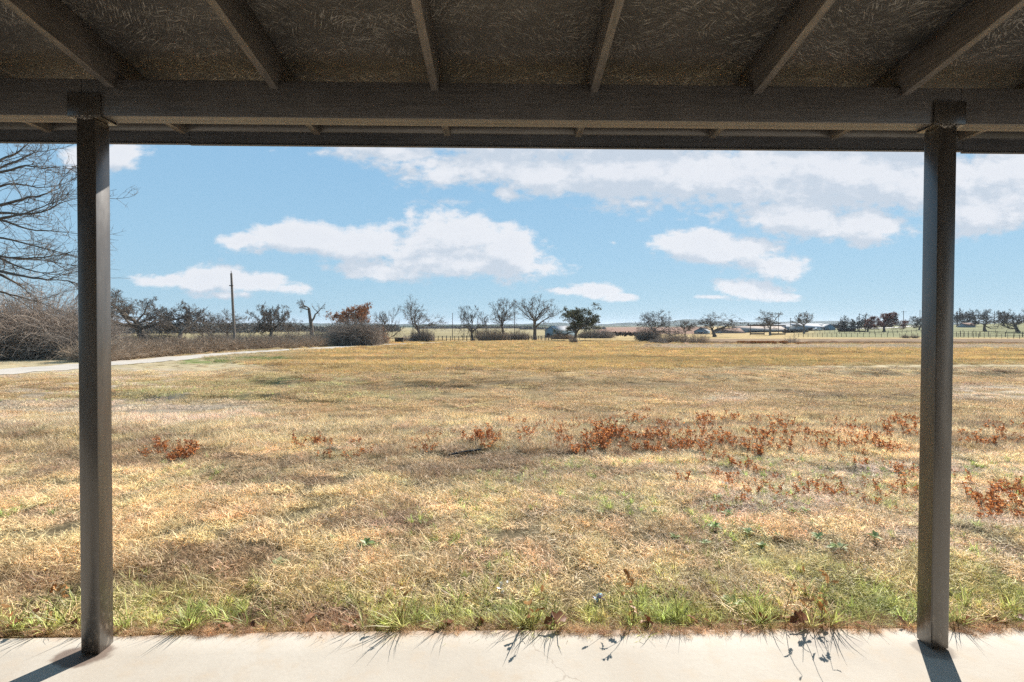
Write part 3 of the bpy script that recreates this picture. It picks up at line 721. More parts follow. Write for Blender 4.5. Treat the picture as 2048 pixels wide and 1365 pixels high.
# ------------------------------------------------------------------ trees
def grow(levels, k=5, trunk_len=1.0, trunk_rad=.08, wander=.2, start_dir=(0, 0, 1), seed=0, base_pos=(0, 0, 0)):
    """levels: list of dict(n, ang, ratio, trop, wander, tmin). returns per level (P[N,k,3], R[N,k])"""
    g = np.random.default_rng(seed)
    pos = np.array([base_pos], float); d = np.array([start_dir], float); L = np.array([trunk_len]); r0 = np.array([trunk_rad]); out = []
    trop = 0.0; wn = wander; taper = .55
    for li in range(len(levels) + 1):
        N = len(pos); P = [pos]; dd = d.copy(); D = [dd]
        for s in range(k - 1):
            dd = dd + g.normal(0, wn, (N, 3)) + np.array([0, 0, trop]); dd /= np.linalg.norm(dd, axis=1, keepdims=True)
            P.append(P[-1] + dd * (L / (k-1))[:, None]); D.append(dd)
        P = np.stack(P, 1); D = np.stack(D, 1); t = np.linspace(0, 1, k)
        Rr = r0[:, None] * (1 - (1 - taper) * t[None]); out.append((P, Rr))
        if li == len(levels): break
        lv = levels[li]; n = lv['n']
        tt = g.uniform(lv.get('tmin', .3), 1, (N, n)); tt[:, 0] = 1.0
        if n > 2: tt[:, 1] = .97
        f = tt * (k-1); i = np.minimum(f.astype(int), k-2); fr = f - i; ar = np.arange(N)[:, None]
        cp = P[ar, i]*(1-fr[..., None]) + P[ar, i+1]*fr[..., None]; cd = D[ar, i+1]
        a = np.radians(g.normal(lv['ang'], lv['ang']*.3, (N, n))); a[:, 0] *= .5
        q = g.normal(size=(N, n, 3)); q[..., 2] *= lv.get('flat', 1.0); q -= cd * (q*cd).sum(-1, keepdims=True); q /= np.linalg.norm(q, axis=-1, keepdims=True)
        nd = cd*np.cos(a)[..., None] + q*np.sin(a)[..., None]
        pos = cp.reshape(-1, 3); d = nd.reshape(-1, 3)
        L = (L[:, None] * lv['ratio'] * (1.15 - .45*tt) * g.uniform(.65, 1.2, (N, n))).ravel()
        rr = r0[:, None] * (1 - (1-taper)*tt) * lv.get('rr', .62) * g.uniform(.7, 1.05, (N, n)); rr[:, 0] *= 1.25
        r0 = rr.ravel(); trop = lv.get('trop', 0); wn = lv.get('wander', .2); taper = .4 if li < len(levels)-1 else .2
    return out
KIND = {
 'oak': dict(tl=.75, tr=.15, lv=[dict(n=8, ang=58, ratio=1.9, trop=.06, wander=.26, tmin=.6, rr=.6), dict(n=7, ang=52, ratio=.60, trop=.07, wander=.32, tmin=.25, rr=.6), dict(n=5, ang=50, ratio=.60, trop=.06, wander=.34, tmin=.2, rr=.60), dict(n=5, ang=48, ratio=.62, trop=.06, wander=.3, rr=.6), dict(n=2, ang=45, ratio=.6, trop=.05, wander=.3)]),
 'denseoak': dict(tl=.7, tr=.12, lv=[dict(n=9, ang=60, ratio=1.8, trop=.07, wander=.24, tmin=.5, rr=.55), dict(n=8, ang=50, ratio=.55, trop=.08, wander=.32, tmin=.2, rr=.6), dict(n=7, ang=50, ratio=.58, trop=.06, wander=.34, tmin=.2, rr=.58), dict(n=6, ang=48, ratio=.6, trop=.06, wander=.3, rr=.6), dict(n=2, ang=45, ratio=.6, trop=.05, wander=.3)]),
 'elm': dict(tl=1.0, tr=.12, lv=[dict(n=8, ang=38, ratio=1.25, trop=.07, wander=.15, tmin=.5, rr=.62), dict(n=7, ang=38, ratio=.66, trop=.07, wander=.18, tmin=.2, rr=.6), dict(n=5, ang=36, ratio=.58, trop=.05, wander=.2, tmin=.2, rr=.58), dict(n=4, ang=38, ratio=.6, trop=.03, wander=.2, tmin=.15, rr=.58), dict(n=2, ang=38, ratio=.6, trop=.0, wander=.2)]),
 'twist': dict(tl=1.4, tr=.13, lv=[dict(n=5, ang=70, ratio=.62, trop=.10, wander=.40, tmin=.45, rr=.6), dict(n=5, ang=55, ratio=.55, trop=.05, wander=.42, rr=.6), dict(n=5, ang=50, ratio=.6, trop=.03, wander=.4, rr=.6), dict(n=5, ang=45, ratio=.6, trop=.03, wander=.35)]),
 'shrub': dict(tl=.25, tr=.07, lv=[dict(n=9, ang=42, ratio=3.0, trop=.03, wander=.15, tmin=.1, rr=.6), dict(n=7, ang=32, ratio=.6, trop=.03, wander=.2, tmin=.1), dict(n=6, ang=35, ratio=.6, trop=.02, wander=.22, tmin=.1), dict(n=4, ang=38, ratio=.6, wander=.22)]),
}
def tree(px, top, width, Y, kind, label, seed, name='bare_tree', cat='tree', leaf=None, nleaf=0, lsize=.35, leafzone=None, group=None, base=None, bark='bark', thick=1.0, lean=0.0, minr=None, maxkeep=None):
    b = on(px, Y)
    if base is not None: b[2] = at(px, base, Y)[2]
    H = at(px, top, Y)[2] - b[2]; Wd = width / F * Y
    K = KIND[kind]; out = grow(K['lv'], trunk_len=K['tl'], trunk_rad=K['tr'], wander=.12, seed=seed, start_dir=(lean, 0, 1))
    allp = np.vstack([o[0].reshape(-1, 3) for o in out])
    zt = np.percentile(allp[:, 2], 99.0); zl = allp[:, 2].min()
    xl, xh = np.percentile(allp[:, 0], 2), np.percentile(allp[:, 0], 98)
    yl, yh = np.percentile(allp[:, 1], 2), np.percentile(allp[:, 1], 98)
    sx = Wd / (xh-xl); sy = Wd / (yh-yl); sz = H / zt; cx = (xl+xh)/2*.95
    t = thing(name, b, label, cat, group)
    tr = MB(); cr = MB()
    mr = minr or max(.010, Y * .00017)
    for li, (P, Rr) in enumerate(out):
        P = P.copy(); w = np.clip(P[..., 2]/zt*2.2, 0, 1)
        P[..., 0] = (P[..., 0] - cx*w) * sx; P[..., 1] *= sy; P[..., 2] = np.maximum(P[..., 2]*sz, .02*H*0 + np.where(li > 0, .12*H, -.3))
        Rr = np.maximum(Rr * (sx*.5 + sz*.5) * thick * .8, mr * (1 if li < 4 else .8))
        if li == 0: Rr[:, 0] *= 1.35
        P = P + b
        if li <= 2: tr.tubes(P, Rr, 6 if li < 2 else 4, np.random.default_rng(li).random(len(P)))
        else: cr.tubes(P, Rr, 3, rng.random(len(P)))
    tr.build('trunk', M[bark], t, smooth=True); cro = cr.build('crown', M['twigs'] if bark != 'bark_dark' else M['bark_dark'], t)
    if leaf:
        P = out[-1][0].copy(); w = np.clip(P[..., 2]/zt*2.5, 0, 1); P[..., 0] = (P[..., 0]-cx*w)*sx; P[..., 1] *= sy; P[..., 2] *= sz
        P = P.reshape(-1, 3)
        if leafzone is not None: P = P[leafzone(P[:, 0]/Wd, P[:, 2]/H)]
        P = P[rng.integers(0, len(P), nleaf)] + rng.normal(0, lsize*.5, (nleaf, 3)) + b
        lf = MB().leaves(P, lsize, .7).build('leaves', M[leaf], t)
    return t
# near tree whose limbs reach in from the left edge
def near_tree():
    Y0 = 14.0; bx = at(-330, 660, Y0)[0]; b = np.array([bx, Y0, float(tz(bx, Y0))])
    t = thing('bare_tree', b, 'large bare tree whose long thin branches reach into the sky at the left edge', 'tree')
    limbs = [[(-330, 600), (-200, 470), (-60, 372), (0, 334), (45, 317), (65, 306), (85, 302), (107, 297)],
             [(-330, 560), (-200, 430), (-60, 345), (0, 318), (20, 308), (40, 296), (60, 280), (80, 262)],
             [(-330, 600), (-200, 450), (-60, 352), (0, 338), (45, 322), (72, 327), (100, 321), (150, 317)],
             [(-330, 620), (-200, 500), (-70, 430), (0, 412), (40, 398), (80, 388), (104, 378), (125, 362)],
             [(-330, 640), (-200, 520), (-60, 440), (0, 426), (50, 431), (90, 420), (120, 405), (232, 378)],
             [(-330, 640), (-200, 540), (-60, 452), (0, 434), (40, 432), (80, 420), (115, 405), (165, 395)],
             [(-330, 660), (-200, 540), (-60, 445), (0, 437), (40, 455), (90, 464), (130, 466), (236, 485)],
             [(-330, 660), (-200, 560), (-60, 500), (0, 512), (50, 516), (100, 513), (135, 508), (175, 505)],
             [(-330, 680), (-200, 560), (-60, 505), (0, 512), (40, 518), (95, 520), (140, 528), (245, 540)],
             [(-330, 680), (-200, 570), (-60, 520), (0, 516), (30, 530), (70, 545), (120, 553), (262, 560)],
             [(-330, 690), (-200, 600), (-60, 545), (0, 540), (50, 556), (90, 562), (130, 562), (160, 570)],
             [(-330, 690), (-200, 600), (-60, 560), (0, 548), (20, 560), (45, 575), (60, 592), (70, 605)],
             [(-330, 690), (-200, 610), (-60, 580), (0, 582), (30, 592), (70, 600), (100, 612), (120, 625)],
             [(-330, 650), (-200, 500), (-60, 400), (0, 372), (40, 368), (75, 376), (110, 372), (140, 360)],
             [(-330, 650), (-200, 520), (-60, 470), (0, 475), (50, 488), (100, 498), (140, 512), (190, 520)]]
    P = []
    for k, l in enumerate(limbs):
        off = rng.uniform(-1.6, 1.6); q = []
        for j, (px, py) in enumerate(l):
            yy = Y0 + off * min(1, j/3.0) + .25*math.sin(j*1.7 + k)
            q.append(at(px, py, yy))
        q = np.array(q); tt = np.linspace(0, 7, 22); q = np.stack([np.interp(tt, np.arange(8), q[:, c]) for c in range(3)], 1)
        q[1:-1] = (q[:-2] + q[1:-1] + q[2:]) / 3; q[3:] += np.cumsum(rng.normal(0, .012, (19, 3)), 0); P.append(q)
    P = np.array(P); Rr = np.linspace(1, 0, 22)[None] ** 1.3 * .085 + .004
    Rr = np.repeat(Rr, len(P), 0) * rng.uniform(.7, 1.0, (len(P), 1))
    tr = MB(); tr.tubes(P, Rr, 6)
    tp = np.array([b + [0, 0, -.3], b + [0, 0, 1.2], b + [.1, 0, 2.6], b + [.0, .1, 4.2], b + [-.3, 0, 6.0], b + [-.6, .2, 8.5]])[None]
    tr.tubes(tp, np.array([[.5, .38, .33, .28, .2, .05]]), 10); tr.build('trunk', M['bark'], t, smooth=True)
    cr = MB()
    def spawn(P, r0, nper, L, ang, k=6, wn=.16):
        N, kk, _ = P.shape; i = rng.integers(kk//4 if kk > 10 else 1, kk-1, (N, nper)); ar = np.arange(N)[:, None]
        p = P[ar, i]; d = P[ar, i+1] - P[ar, i]; d /= np.linalg.norm(d, axis=-1, keepdims=True) + 1e-9
        q = rng.normal(size=p.shape); q[..., 0] += .6*0; q -= d*(q*d).sum(-1, keepdims=True); q /= np.linalg.norm(q, axis=-1, keepdims=True)
        a = np.radians(rng.normal(ang, 12, (N, nper)))[..., None]; dd = (d*np.cos(a) + q*np.sin(a)).reshape(-1, 3); p = p.reshape(-1, 3)
        LL = (L * rng.uniform(.4, 1.2, len(p)) * (1.15 - .6*(i/kk).ravel()))[:, None]; out = [p]
        for s in range(k-1):
            dd = dd + rng.normal(0, wn, dd.shape) + np.array([0, 0, .02]); dd /= np.linalg.norm(dd, axis=1, keepdims=True); out.append(out[-1] + dd*LL/(k-1))
        out = np.stack(out, 1); rr = np.linspace(1, .35, k)[None] * r0 * rng.uniform(.6, 1.1, (len(p), 1)); return out, rr
    A, ra = spawn(P, .011, 12, 1.45, 28, 8); cr.tubes(A, ra, 4)
    B, rb = spawn(A, .0062, 5, .65, 38); cr.tubes(B, rb, 3)
    Cc, rc = spawn(B, .0042, 3, .28, 42, 5, .25); cr.tubes(Cc, rc, 3)
    cr.build('crown', M['twigs'], t)
near_tree()
# bare trees across the middle distance: px, top row, width px, distance, kind
T = [
 (298, 585, 150, 84, 'denseoak', 'broad gnarled bare oak rising behind the hedge, just right of the left post', 'bare_oak', 1.0, 101),
 (356, 606, 84, 82, 'denseoak', 'lower spreading bare oak touching the broad oak beside the left post', 'bare_oak', .9, 102),
 (418, 628, 46, 110, 'elm', 'small pale bare tree behind the hedge, left of the tall wooden pole', 'bare_tree', .7, 103),
 (462, 621, 66, 104, 'elm', 'fan shaped bare tree directly behind the tall wooden pole', 'bare_tree', .7, 104),
 (540, 611, 72, 92, 'denseoak', 'crooked bare oak with a flat leaning crown, first to the right of the wooden pole', 'bare_oak', .9, 105),
 (622, 599, 46, 98, 'twist', 'tall twisted bare oak with a round top and one long side limb', 'bare_oak', 1.0, 116),
 (583, 636, 40, 108, 'elm', 'thin low bare tree between the crooked oak and the twisted oak', 'bare_tree', .6, 107),
 (765, 614, 76, 95, 'shrub', 'wide many stemmed bare tree right of the rust leaved tree', 'bare_tree', .6, 108),
 (846, 598, 74, 112, 'elm', 'bare vase shaped tree with a brushy ivy base, standing alone by the road bend', 'bare_tree', .8, 149),
 (946, 612, 58, 125, 'oak', 'dark bare tree with clumps in its crown, left of the tall pair of elms', 'bare_tree', .8, 160),
 (1008, 599, 52, 138, 'elm', 'tall narrow bare elm, left one of the pair in the middle', 'bare_tree', .9, 111),
 (1070, 592, 82, 135, 'elm', 'tallest bare elm with a thick trunk, right one of the pair in the middle', 'bare_tree', 1.1, 112),
 (1318, 624, 78, 120, 'oak', 'bare clumpy oak leaning over thicket beside the pond, right of centre', 'bare_oak', .8, 113),
 (1430, 628, 82, 165, 'oak', 'wide armed bare oak standing alone before the small blue shed', 'bare_oak', 1.0, 114),
 (1371, 642, 24, 175, 'elm', 'little bushy bare tree between the pond oak and the blue shed', 'small_tree', .9, 115),
 (1541, 623, 36, 190, 'elm', 'rounded bare tree rising in front of the long pale roofed barn', 'bare_tree', .9, 117),
 (1608, 625, 38, 215, 'elm', 'leaning thin bare tree between the long barns and the blue gabled barn', 'bare_tree', .9, 118),
 (1694, 633, 30, 240, 'oak', 'small bare oak just right of the dark open shed', 'bare_oak', .8, 119),
 (1716, 634, 26, 236, 'oak', 'small bare oak touching the far power pole by the pen', 'bare_oak', .8, 120),
 (1735, 629, 30, 232, 'oak', 'bare oak immediately left of the maroon leaved tree', 'bare_oak', .8, 121),
 (1838, 632, 34, 235, 'oak', 'bare oak half hidden by the left side of the right post', 'bare_oak', .8, 122),
 (1914, 619, 26, 290, 'oak', 'bare oak showing just to the right of the right post', 'bare_oak', .9, 123),
 (1928, 622, 26, 300, 'oak', 'bare oak second to the right of the right post, behind the grey shed', 'bare_oak', .9, 124),
 (1944, 622, 28, 300, 'oak', 'bare oak rising directly over the small grey shed', 'bare_oak', .9, 125),
 (1970, 620, 44, 200, 'oak', 'dark spreading oak in the pasture right of the grey shed', 'bare_oak', 1.1, 126),
 (2007, 624, 26, 290, 'oak', 'smaller bare oak on the ridge between the two dark pasture oaks', 'bare_oak', .9, 127),
 (2036, 621, 52, 185, 'oak', 'dark spreading oak in the pasture at the far right edge', 'bare_oak', 1.1, 128),
]
for (px, top, w, Y, k, lab, nm, th, sd_) in T:
    tree(px, top, w, Y, k, lab, sd_, name=nm, thick=th*(1.25 if k == 'denseoak' else 1), minr=.024 if k == 'denseoak' else None, bark='bark_dark' if k == 'oak' else 'bark')
tree(695, 611, 78, 88, 'oak', 'round tree still holding rust orange leaves behind the grey thicket', 131, name='oak_tree', leaf='rust_leaf', nleaf=4200, lsize=.26, leafzone=lambda x, z: (z > .58), bark='bark')
tree(1149, 617, 84, 122, 'oak', 'evergreen looking oak with olive green leaves in front of the white roofed barn', 142, name='oak_tree', leaf='green_leaf', nleaf=8000, lsize=.30, leafzone=lambda x, z: z > .30, bark='bark_dark', thick=.8)
tree(1768, 628, 56, 225, 'oak', 'dense round oak with maroon leaves in the pasture left of the right post', 133, name='oak_tree', leaf='maroon_leaf', nleaf=5500, lsize=.45, leafzone=lambda x, z: z > .22, bark='bark_dark')
# ------------------------------------------------------------------ thickets, hedge and shrubs
def canes(N, cx, cy, rx, ry, H, r, arch=1.0, k=7, spread=.9):
    a = rng.uniform(0, 2*np.pi, N); rr = np.sqrt(rng.random(N)); ox, oy = rr*np.cos(a), rr*np.sin(a)
    p = np.stack([cx + ox*rx*.8, cy + oy*ry*.8, np.zeros(N)], 1)
    dome = np.sqrt(np.clip(1 - .75*rr**2, .05, 1)); sd_ = rng.uniform(0, 99); lob = .50 + .95*fbm(ox*2.6 + sd_, oy*2.6, 141, 3); L = H * dome * lob * rng.uniform(.7, 1.2, N) * np.where(rng.random(N) < .05, 1.3, 1)
    d = np.stack([ox*spread + rng.normal(0, .35, N), oy*spread + rng.normal(0, .35, N), np.full(N, 1.3)], 1); d /= np.linalg.norm(d, axis=1, keepdims=True)
    P = [p]
    for s in range(k-1):
        d = d + rng.normal(0, .16, d.shape) + np.array([0, 0, -.16*arch]) * (s+1)*.35; d /= np.linalg.norm(d, axis=1, keepdims=True); P.append(P[-1] + d*(L*1.15/(k-1))[:, None])
    P = np.stack(P, 1); return P, np.linspace(1, .4, k)[None] * r * rng.uniform(.6, 1.3, (N, 1))
def twiglets(P, n, L, r):
    N, k, _ = P.shape; i = rng.integers(1, k-1, (N, n)); ar = np.arange(N)[:, None]; p = P[ar, i].reshape(-1, 3); d = (P[ar, i+1]-P[ar, i]).reshape(-1, 3); d /= np.linalg.norm(d, axis=1, keepdims=True)+1e-9
    d = d + rng.normal(0, .55, d.shape); d /= np.linalg.norm(d, axis=1, keepdims=True); l = L*rng.uniform(.4, 1.2, (len(p), 1))
    m = p + d*l*.5; e = m + (d + rng.normal(0, .35, d.shape))*l*.5
    return np.stack([p, m, e], 1), np.full((len(p), 3), r) * np.array([[1, .8, .5]])
def thicket(px, top, width, Y, label, name, N, mat, r, cat='bush', depth=.6, nt_=3, leaf=None, nleaf=0, leafbox=None, arch=1.0, base=None, lsize=.12):
    b = on(px, Y)
    if base is not None: b[2] = at(px, base, Y)[2]
    H = at(px, top, Y)[2] - b[2]; Wd = width/F*Y; t = thing(name, b, label, cat)
    N = int(N*.8); P, Rr = canes(N, 0, 0, Wd*.5, Wd*.5*depth, H, r, arch)
    P[..., 0] = np.clip(P[..., 0], -Wd*.56, Wd*.56)
    P[..., 2] = np.abs(P[..., 2]); P = P + b; m = MB(); m.tubes(P, Rr, 3, rng.random(N))
    A, ra = twiglets(P, nt_, H*.22, r*.55); m.tubes(A, ra, 3, rng.random(len(A)))
    m.build('branches', M[mat], t)
    if leaf:
        Q = P.reshape(-1, 3); rel = (Q - b) / np.array([Wd, 1, H]); Q = Q[leafbox(rel[:, 0], rel[:, 2])]
        Q = Q[rng.integers(0, len(Q), nleaf)] + rng.normal(0, lsize, (nleaf, 3)); MB().leaves(Q, lsize, .7).build('leaves', M[leaf], t)
    return t
thicket(-30, 600, 200, 37, 'pale tangled thicket of arching canes at the left edge beside the road', 'thicket', 2600, 'brush', .018, depth=.7, nt_=4, base=727)
thicket(70, 578, 190, 39, 'tallest brown tangled thicket filling the gap left of the left post', 'thicket', 3400, 'brush', .017, depth=.6, nt_=5, base=724, leaf='rust_leaf', nleaf=260, leafbox=lambda x, z: ((x > .25) & (z > .8)) | ((x > .32) & (z < .3)), lsize=.13)
thicket(165, 622, 90, 37.5, 'lower thicket of grey canes tucked behind the left post', 'thicket', 1200, 'brush_grey', .016, nt_=4, base=723)
thicket(707, 641, 92, 78, 'dense grey rounded thicket at the far end of the hedge', 'thicket', 3600, 'brush_grey', .020, nt_=4, base=691.5)
thicket(640, 655, 52, 84, 'small grey bush between the hedge and the dense grey thicket', 'bush', 900, 'brush_grey', .02, base=690)
thicket(752, 655, 40, 84, 'low bush with a few rust leaves right of the dense grey thicket', 'bush', 700, 'brush_grey', .02, leaf='rust_leaf', nleaf=700, leafbox=lambda x, z: z > .2, lsize=.2, base=688)
thicket(845, 656, 40, 111, 'brown brushy growth around the foot of the lone vase shaped tree', 'bush', 1100, 'brush_grey', .026, base=684.5)
thicket(818, 668, 44, 118, 'low reddish brush left of the lone vase shaped tree', 'bush', 500, 'brush', .026, base=684)
thicket(985, 654, 70, 138, 'reddish brown brush under the left elm of the tall pair', 'bush', 1100, 'hedge', .03, base=681)
thicket(1036, 658, 50, 140, 'grey brush between the trunks of the tall pair of elms', 'bush', 700, 'brush_grey', .03, base=680)
thicket(1125, 664, 50, 128, 'low brown brush left of the foot of the green oak', 'bush', 700, 'hedge', .03, base=679)
thicket(1192, 656, 76, 140, 'wide low brush right of the foot of the green oak', 'bush', 1300, 'brush_grey', .03, base=677)
thicket(1147, 674, 14, 92, 'tiny dark bush alone in the golden grass before the green oak', 'bush', 300, 'brush_grey', .02, base=686)
thicket(1296, 650, 42, 118, 'grey brush at the foot of the oak beside the pond', 'bush', 1000, 'brush_grey', .027, base=682)
thicket(1345, 664, 60, 105, 'low brown brush spreading right of the pond oak', 'bush', 800, 'hedge', .024, base=690, arch=.4)
thicket(1392, 666, 50, 106, 'thin upright brush in the dry ditch below the lone wide armed oak', 'bush', 420, 'hedge', .022, base=690, arch=.2)
thicket(1315, 677, 36, 96, 'dark low brush in front of the oak beside the pond', 'bush', 700, 'brush_grey', .022, base=691)
thicket(1583, 672, 22, 108, 'small bare sapling bush standing among the orange reeds', 'bush', 120, 'brush_grey', .022, base=691, arch=.1)
thicket(1812, 668, 16, 140, 'first small brown bush on the fence line left of the right post', 'bush', 160, 'hedge', .03, base=676.5)
thicket(1830, 668, 14, 140, 'second small brown bush on the fence line, against the right post', 'bush', 160, 'hedge', .03, base=676.5)
thicket(300, 662, 190, 84, 'low grey brush under the broad gnarled oak behind the hedge', 'thicket', 1700, 'brush_grey', .022, depth=.3, nt_=3, base=690)
thicket(455, 660, 150, 92, 'low grey brush behind the hedge and the tall wooden pole', 'thicket', 1500, 'brush_grey', .022, depth=.3, nt_=3, base=688)
thicket(575, 660, 130, 92, 'low grey brush under the crooked and twisted oaks', 'thicket', 1300, 'brush_grey', .022, depth=.3, nt_=3, base=688)
def hedge():
    pts = np.array([gp(px, py)[:2] for px, py in ((215, 725), (300, 716), (400, 708), (500, 701.5), (600, 696.5), (672, 692.3))])
    t = np.concatenate([[0], np.cumsum(np.linalg.norm(np.diff(pts, axis=0), axis=1))]); q = np.linspace(0, t[-1], 60)
    C = np.stack([np.interp(q, t, pts[:, 0]), np.interp(q, t, pts[:, 1])], 1)
    tv = np.gradient(C, axis=0); tv /= np.linalg.norm(tv, axis=1, keepdims=True); Nn = np.stack([-tv[:, 1], tv[:, 0]], 1)
    C = C + Nn * 1.1
    mb = MB(); b = np.array([C[30, 0], C[30, 1], float(tz(C[30, 0], C[30, 1]))])
    o = thing('hedge', b, 'long low brown leafless hedge running along the far side of the gravel road', 'hedge')
    N = 15000; s = rng.uniform(0, 59, N); i = np.minimum(s.astype(int), 58); f = (s-i)[:, None]; c = C[i]*(1-f) + C[i+1]*f
    wob = (fbm(s*.25, s*0, 111) - .5)
    off = rng.uniform(-1.15, 1.15, N) ; p = c + Nn[i]*off[:, None]
    P0 = np.c_[p, tz(p[:, 0], p[:, 1])]
    top = (1.75 + 1.0*wob) * (1 - .35*(np.abs(off)/1.15)**3) * rng.uniform(.55, 1.1, N)
    d = np.c_[rng.normal(0, .35, (N, 2)) + Nn[i]*off[:, None]*.35, np.full(N, 1.0)]; P = [P0]
    for k in range(5):
        d = d + rng.normal(0, .24, d.shape) + [0, 0, -.05*k]; d /= np.linalg.norm(d, axis=1, keepdims=True); P.append(P[-1] + d*(top/4.6)[:, None])
    P = np.stack(P, 1); mb.tubes(P, np.linspace(1, .5, 6)[None]*.013*rng.uniform(.6, 1.4, (N, 1)), 3, rng.random(N))
    A, ra = twiglets(P, 2, .4, .008); mb.tubes(A, ra, 3, rng.random(len(A)))
    mb.build('branches', M['hedge'], o)
hedge()
# ------------------------------------------------------------------ orange reeds at the pond
def reeds():
    m = leafmat('orange_reeds', (.42, .18, .05), (.62, .33, .12), trans=.3)
    for k, (px, w) in enumerate(((1486, 20), (1506, 14), (1522, 12), (1543, 18), (1567, 12), (1606, 26))):
        b = on(px, 103); b[2] = at(px, 690.5, 103)[2]; n = 420; Wd = w/F*103
        P = np.c_[rng.uniform(-Wd/2, Wd/2, n), rng.normal(0, .5, n), np.zeros(n)]; h = rng.uniform(.5, .95, (n, 1)) * (1 if k < 5 else .6)
        e = P + np.c_[rng.normal(0, .08, (n, 2)), np.ones(n)]*h
        mb = MB().tubes(np.stack([P, (P+e)/2, e], 1) + b, np.full((n, 3), .022), 3, rng.random(n))
        o = mb.build('reed_clump', m); recenter(o, b)
        tag(o, ['orange dry reed clump at the left end of the pond edge row', 'second orange dry reed clump from the left at the pond edge', 'third orange reed clump from the left at the pond edge', 'wide fourth orange reed clump from the left at the pond edge', 'fifth orange reed clump, just left of the bare sapling bush', 'low faded orange reed clump right of the bare sapling bush'][k], 'reeds', 'orange reed clumps along the pond edge')
reeds()
# ------------------------------------------------------------------ hills and far woods
def ridge(rows, Y, depth, colr, name, bumpy):
    px = np.linspace(-900, 2950, 700); top = np.interp(px, [r[0] for r in rows], [r[1] for r in rows])
    V = []; prof = [(-1, None), (-.5, .72), (-.2, .93), (0, 1.0), (.3, .9), (1, 0)]
    X = np.array([at(p, 652, Y)[0] for p in px]); Z = np.array([at(p, t_, Y)[2] for p, t_ in zip(px, top)])
    Z = Z + (fbm(X/60., X*0 + Y, 121, 5) - .5) * bumpy
    zb = at(1024, 662, Y)[2]
    for (o_, f) in prof:
        f = 0 if f is None else f
        V.append(np.c_[X, np.full(len(X), Y + o_*depth), zb + (Z-zb)*f + (fbm(X/25., X*0 + o_*9, 123) - .5) * bumpy*.5])
    V = np.stack(V, 1); n, k = V.shape[:2]; i = (np.arange(n-1)[:, None]*k + np.arange(k-1)[None]).ravel()
    m = simple(name + '_woods', colr, tuple(c*1.8 for c in colr), .02, 1, .0, .0)
    o = MB().add(V.reshape(-1, 3), np.stack([i, i+k, i+k+1, i+1], 1)).build(name, m, smooth=True); tag(o, kind='structure')
ridge([(-900, 650), (230, 648), (500, 646), (780, 648.5), (850, 648), (980, 649), (1060, 647.5), (1120, 645), (1190, 650), (1210, 648.5), (1260, 644.5), (1290, 646), (1340, 642), (1378, 639), (1420, 642), (1470, 644.5), (1560, 643.5), (1640, 643), (1720, 644), (1800, 642), (1850, 641.5), (2000, 643), (2950, 645)], 3600, 700, (.03, .045, .03), 'hills', 12)
ridge([(-900, 653), (780, 653), (840, 650.5), (900, 650), (1060, 651), (1110, 652), (1180, 653.5), (1480, 652), (1560, 649.5), (1660, 650), (1750, 650.5), (1820, 649), (2000, 650), (2950, 650)], 1700, 300, (.03, .04, .022), 'hills', 8)
def woods():
    mb = MB()
    for (a, b_, Y, top, n) in ((120, 520, 420, 651, 11000), (500, 800, 480, 653, 7000), (830, 1060, 900, 654, 5000), (1495, 1560, 420, 644, 1600), (1040, 1210, 700, 655, 3000)):
        px = rng.uniform(a, b_, n); YY = Y + rng.uniform(-30, 30, n)
        P = np.array([at(p, 660, y_) for p, y_ in zip(px, YY)]); zg = tz(P[:, 0], YY)
        H = (at(1024, top, Y)[2] - zg) * (.25 + 1.1*fbm(P[:, 0]/11., YY/90., 131, 3)); P[:, 2] = zg + H*rng.random(n)**.7
        mb.leaves(P, 1.5*Y/450, .8)
    o = mb.build('far_woods', leafmat('far_woods_foliage', (.035, .035, .03), (.12, .105, .085), trans=.1)); tag(o, 'dark strip of distant woods behind the hedge', 'woods', kind='stuff')
woods()
# crop rows of dark brush line behind the centre right field
# ------------------------------------------------------------------ buildings
def mat_metal(name, c, rough=.85): return simple(name, c, tuple(x*.85 for x in c), 1.5, rough, .05, v=(6, 6, .3))
M['roof_white'] = mat_metal('white_metal_roof', (.38, .38, .39)); M['roof_pale'] = mat_metal('pale_rusty_roof', (.36, .295, .25)); M['roof_rust'] = mat_metal('rusty_roof', (.20, .12, .09))
M['roof_grey'] = mat_metal('grey_metal_roof', (.26, .28, .30)); M['wall_blue'] = mat_metal('blue_grey_siding', (.17, .25, .31)); M['wall_grey'] = mat_metal('grey_siding', (.22, .26, .29)); M['wall_pale'] = mat_metal('pale_siding', (.55, .55, .52))
M['dark'] = simple('dark_interior', (.025, .025, .027)); M['pipe'] = simple('rusty_pipe', (.06, .045, .04), (.11, .08, .065), 6); M['pole'] = simple('weathered_pole', (.15, .125, .105), (.25, .215, .185), 6, .9, .1, .3, v=(4, 4, .4)); M['pole_dark'] = simple('dark_pole', (.06, .05, .045), (.10, .085, .075), 5)
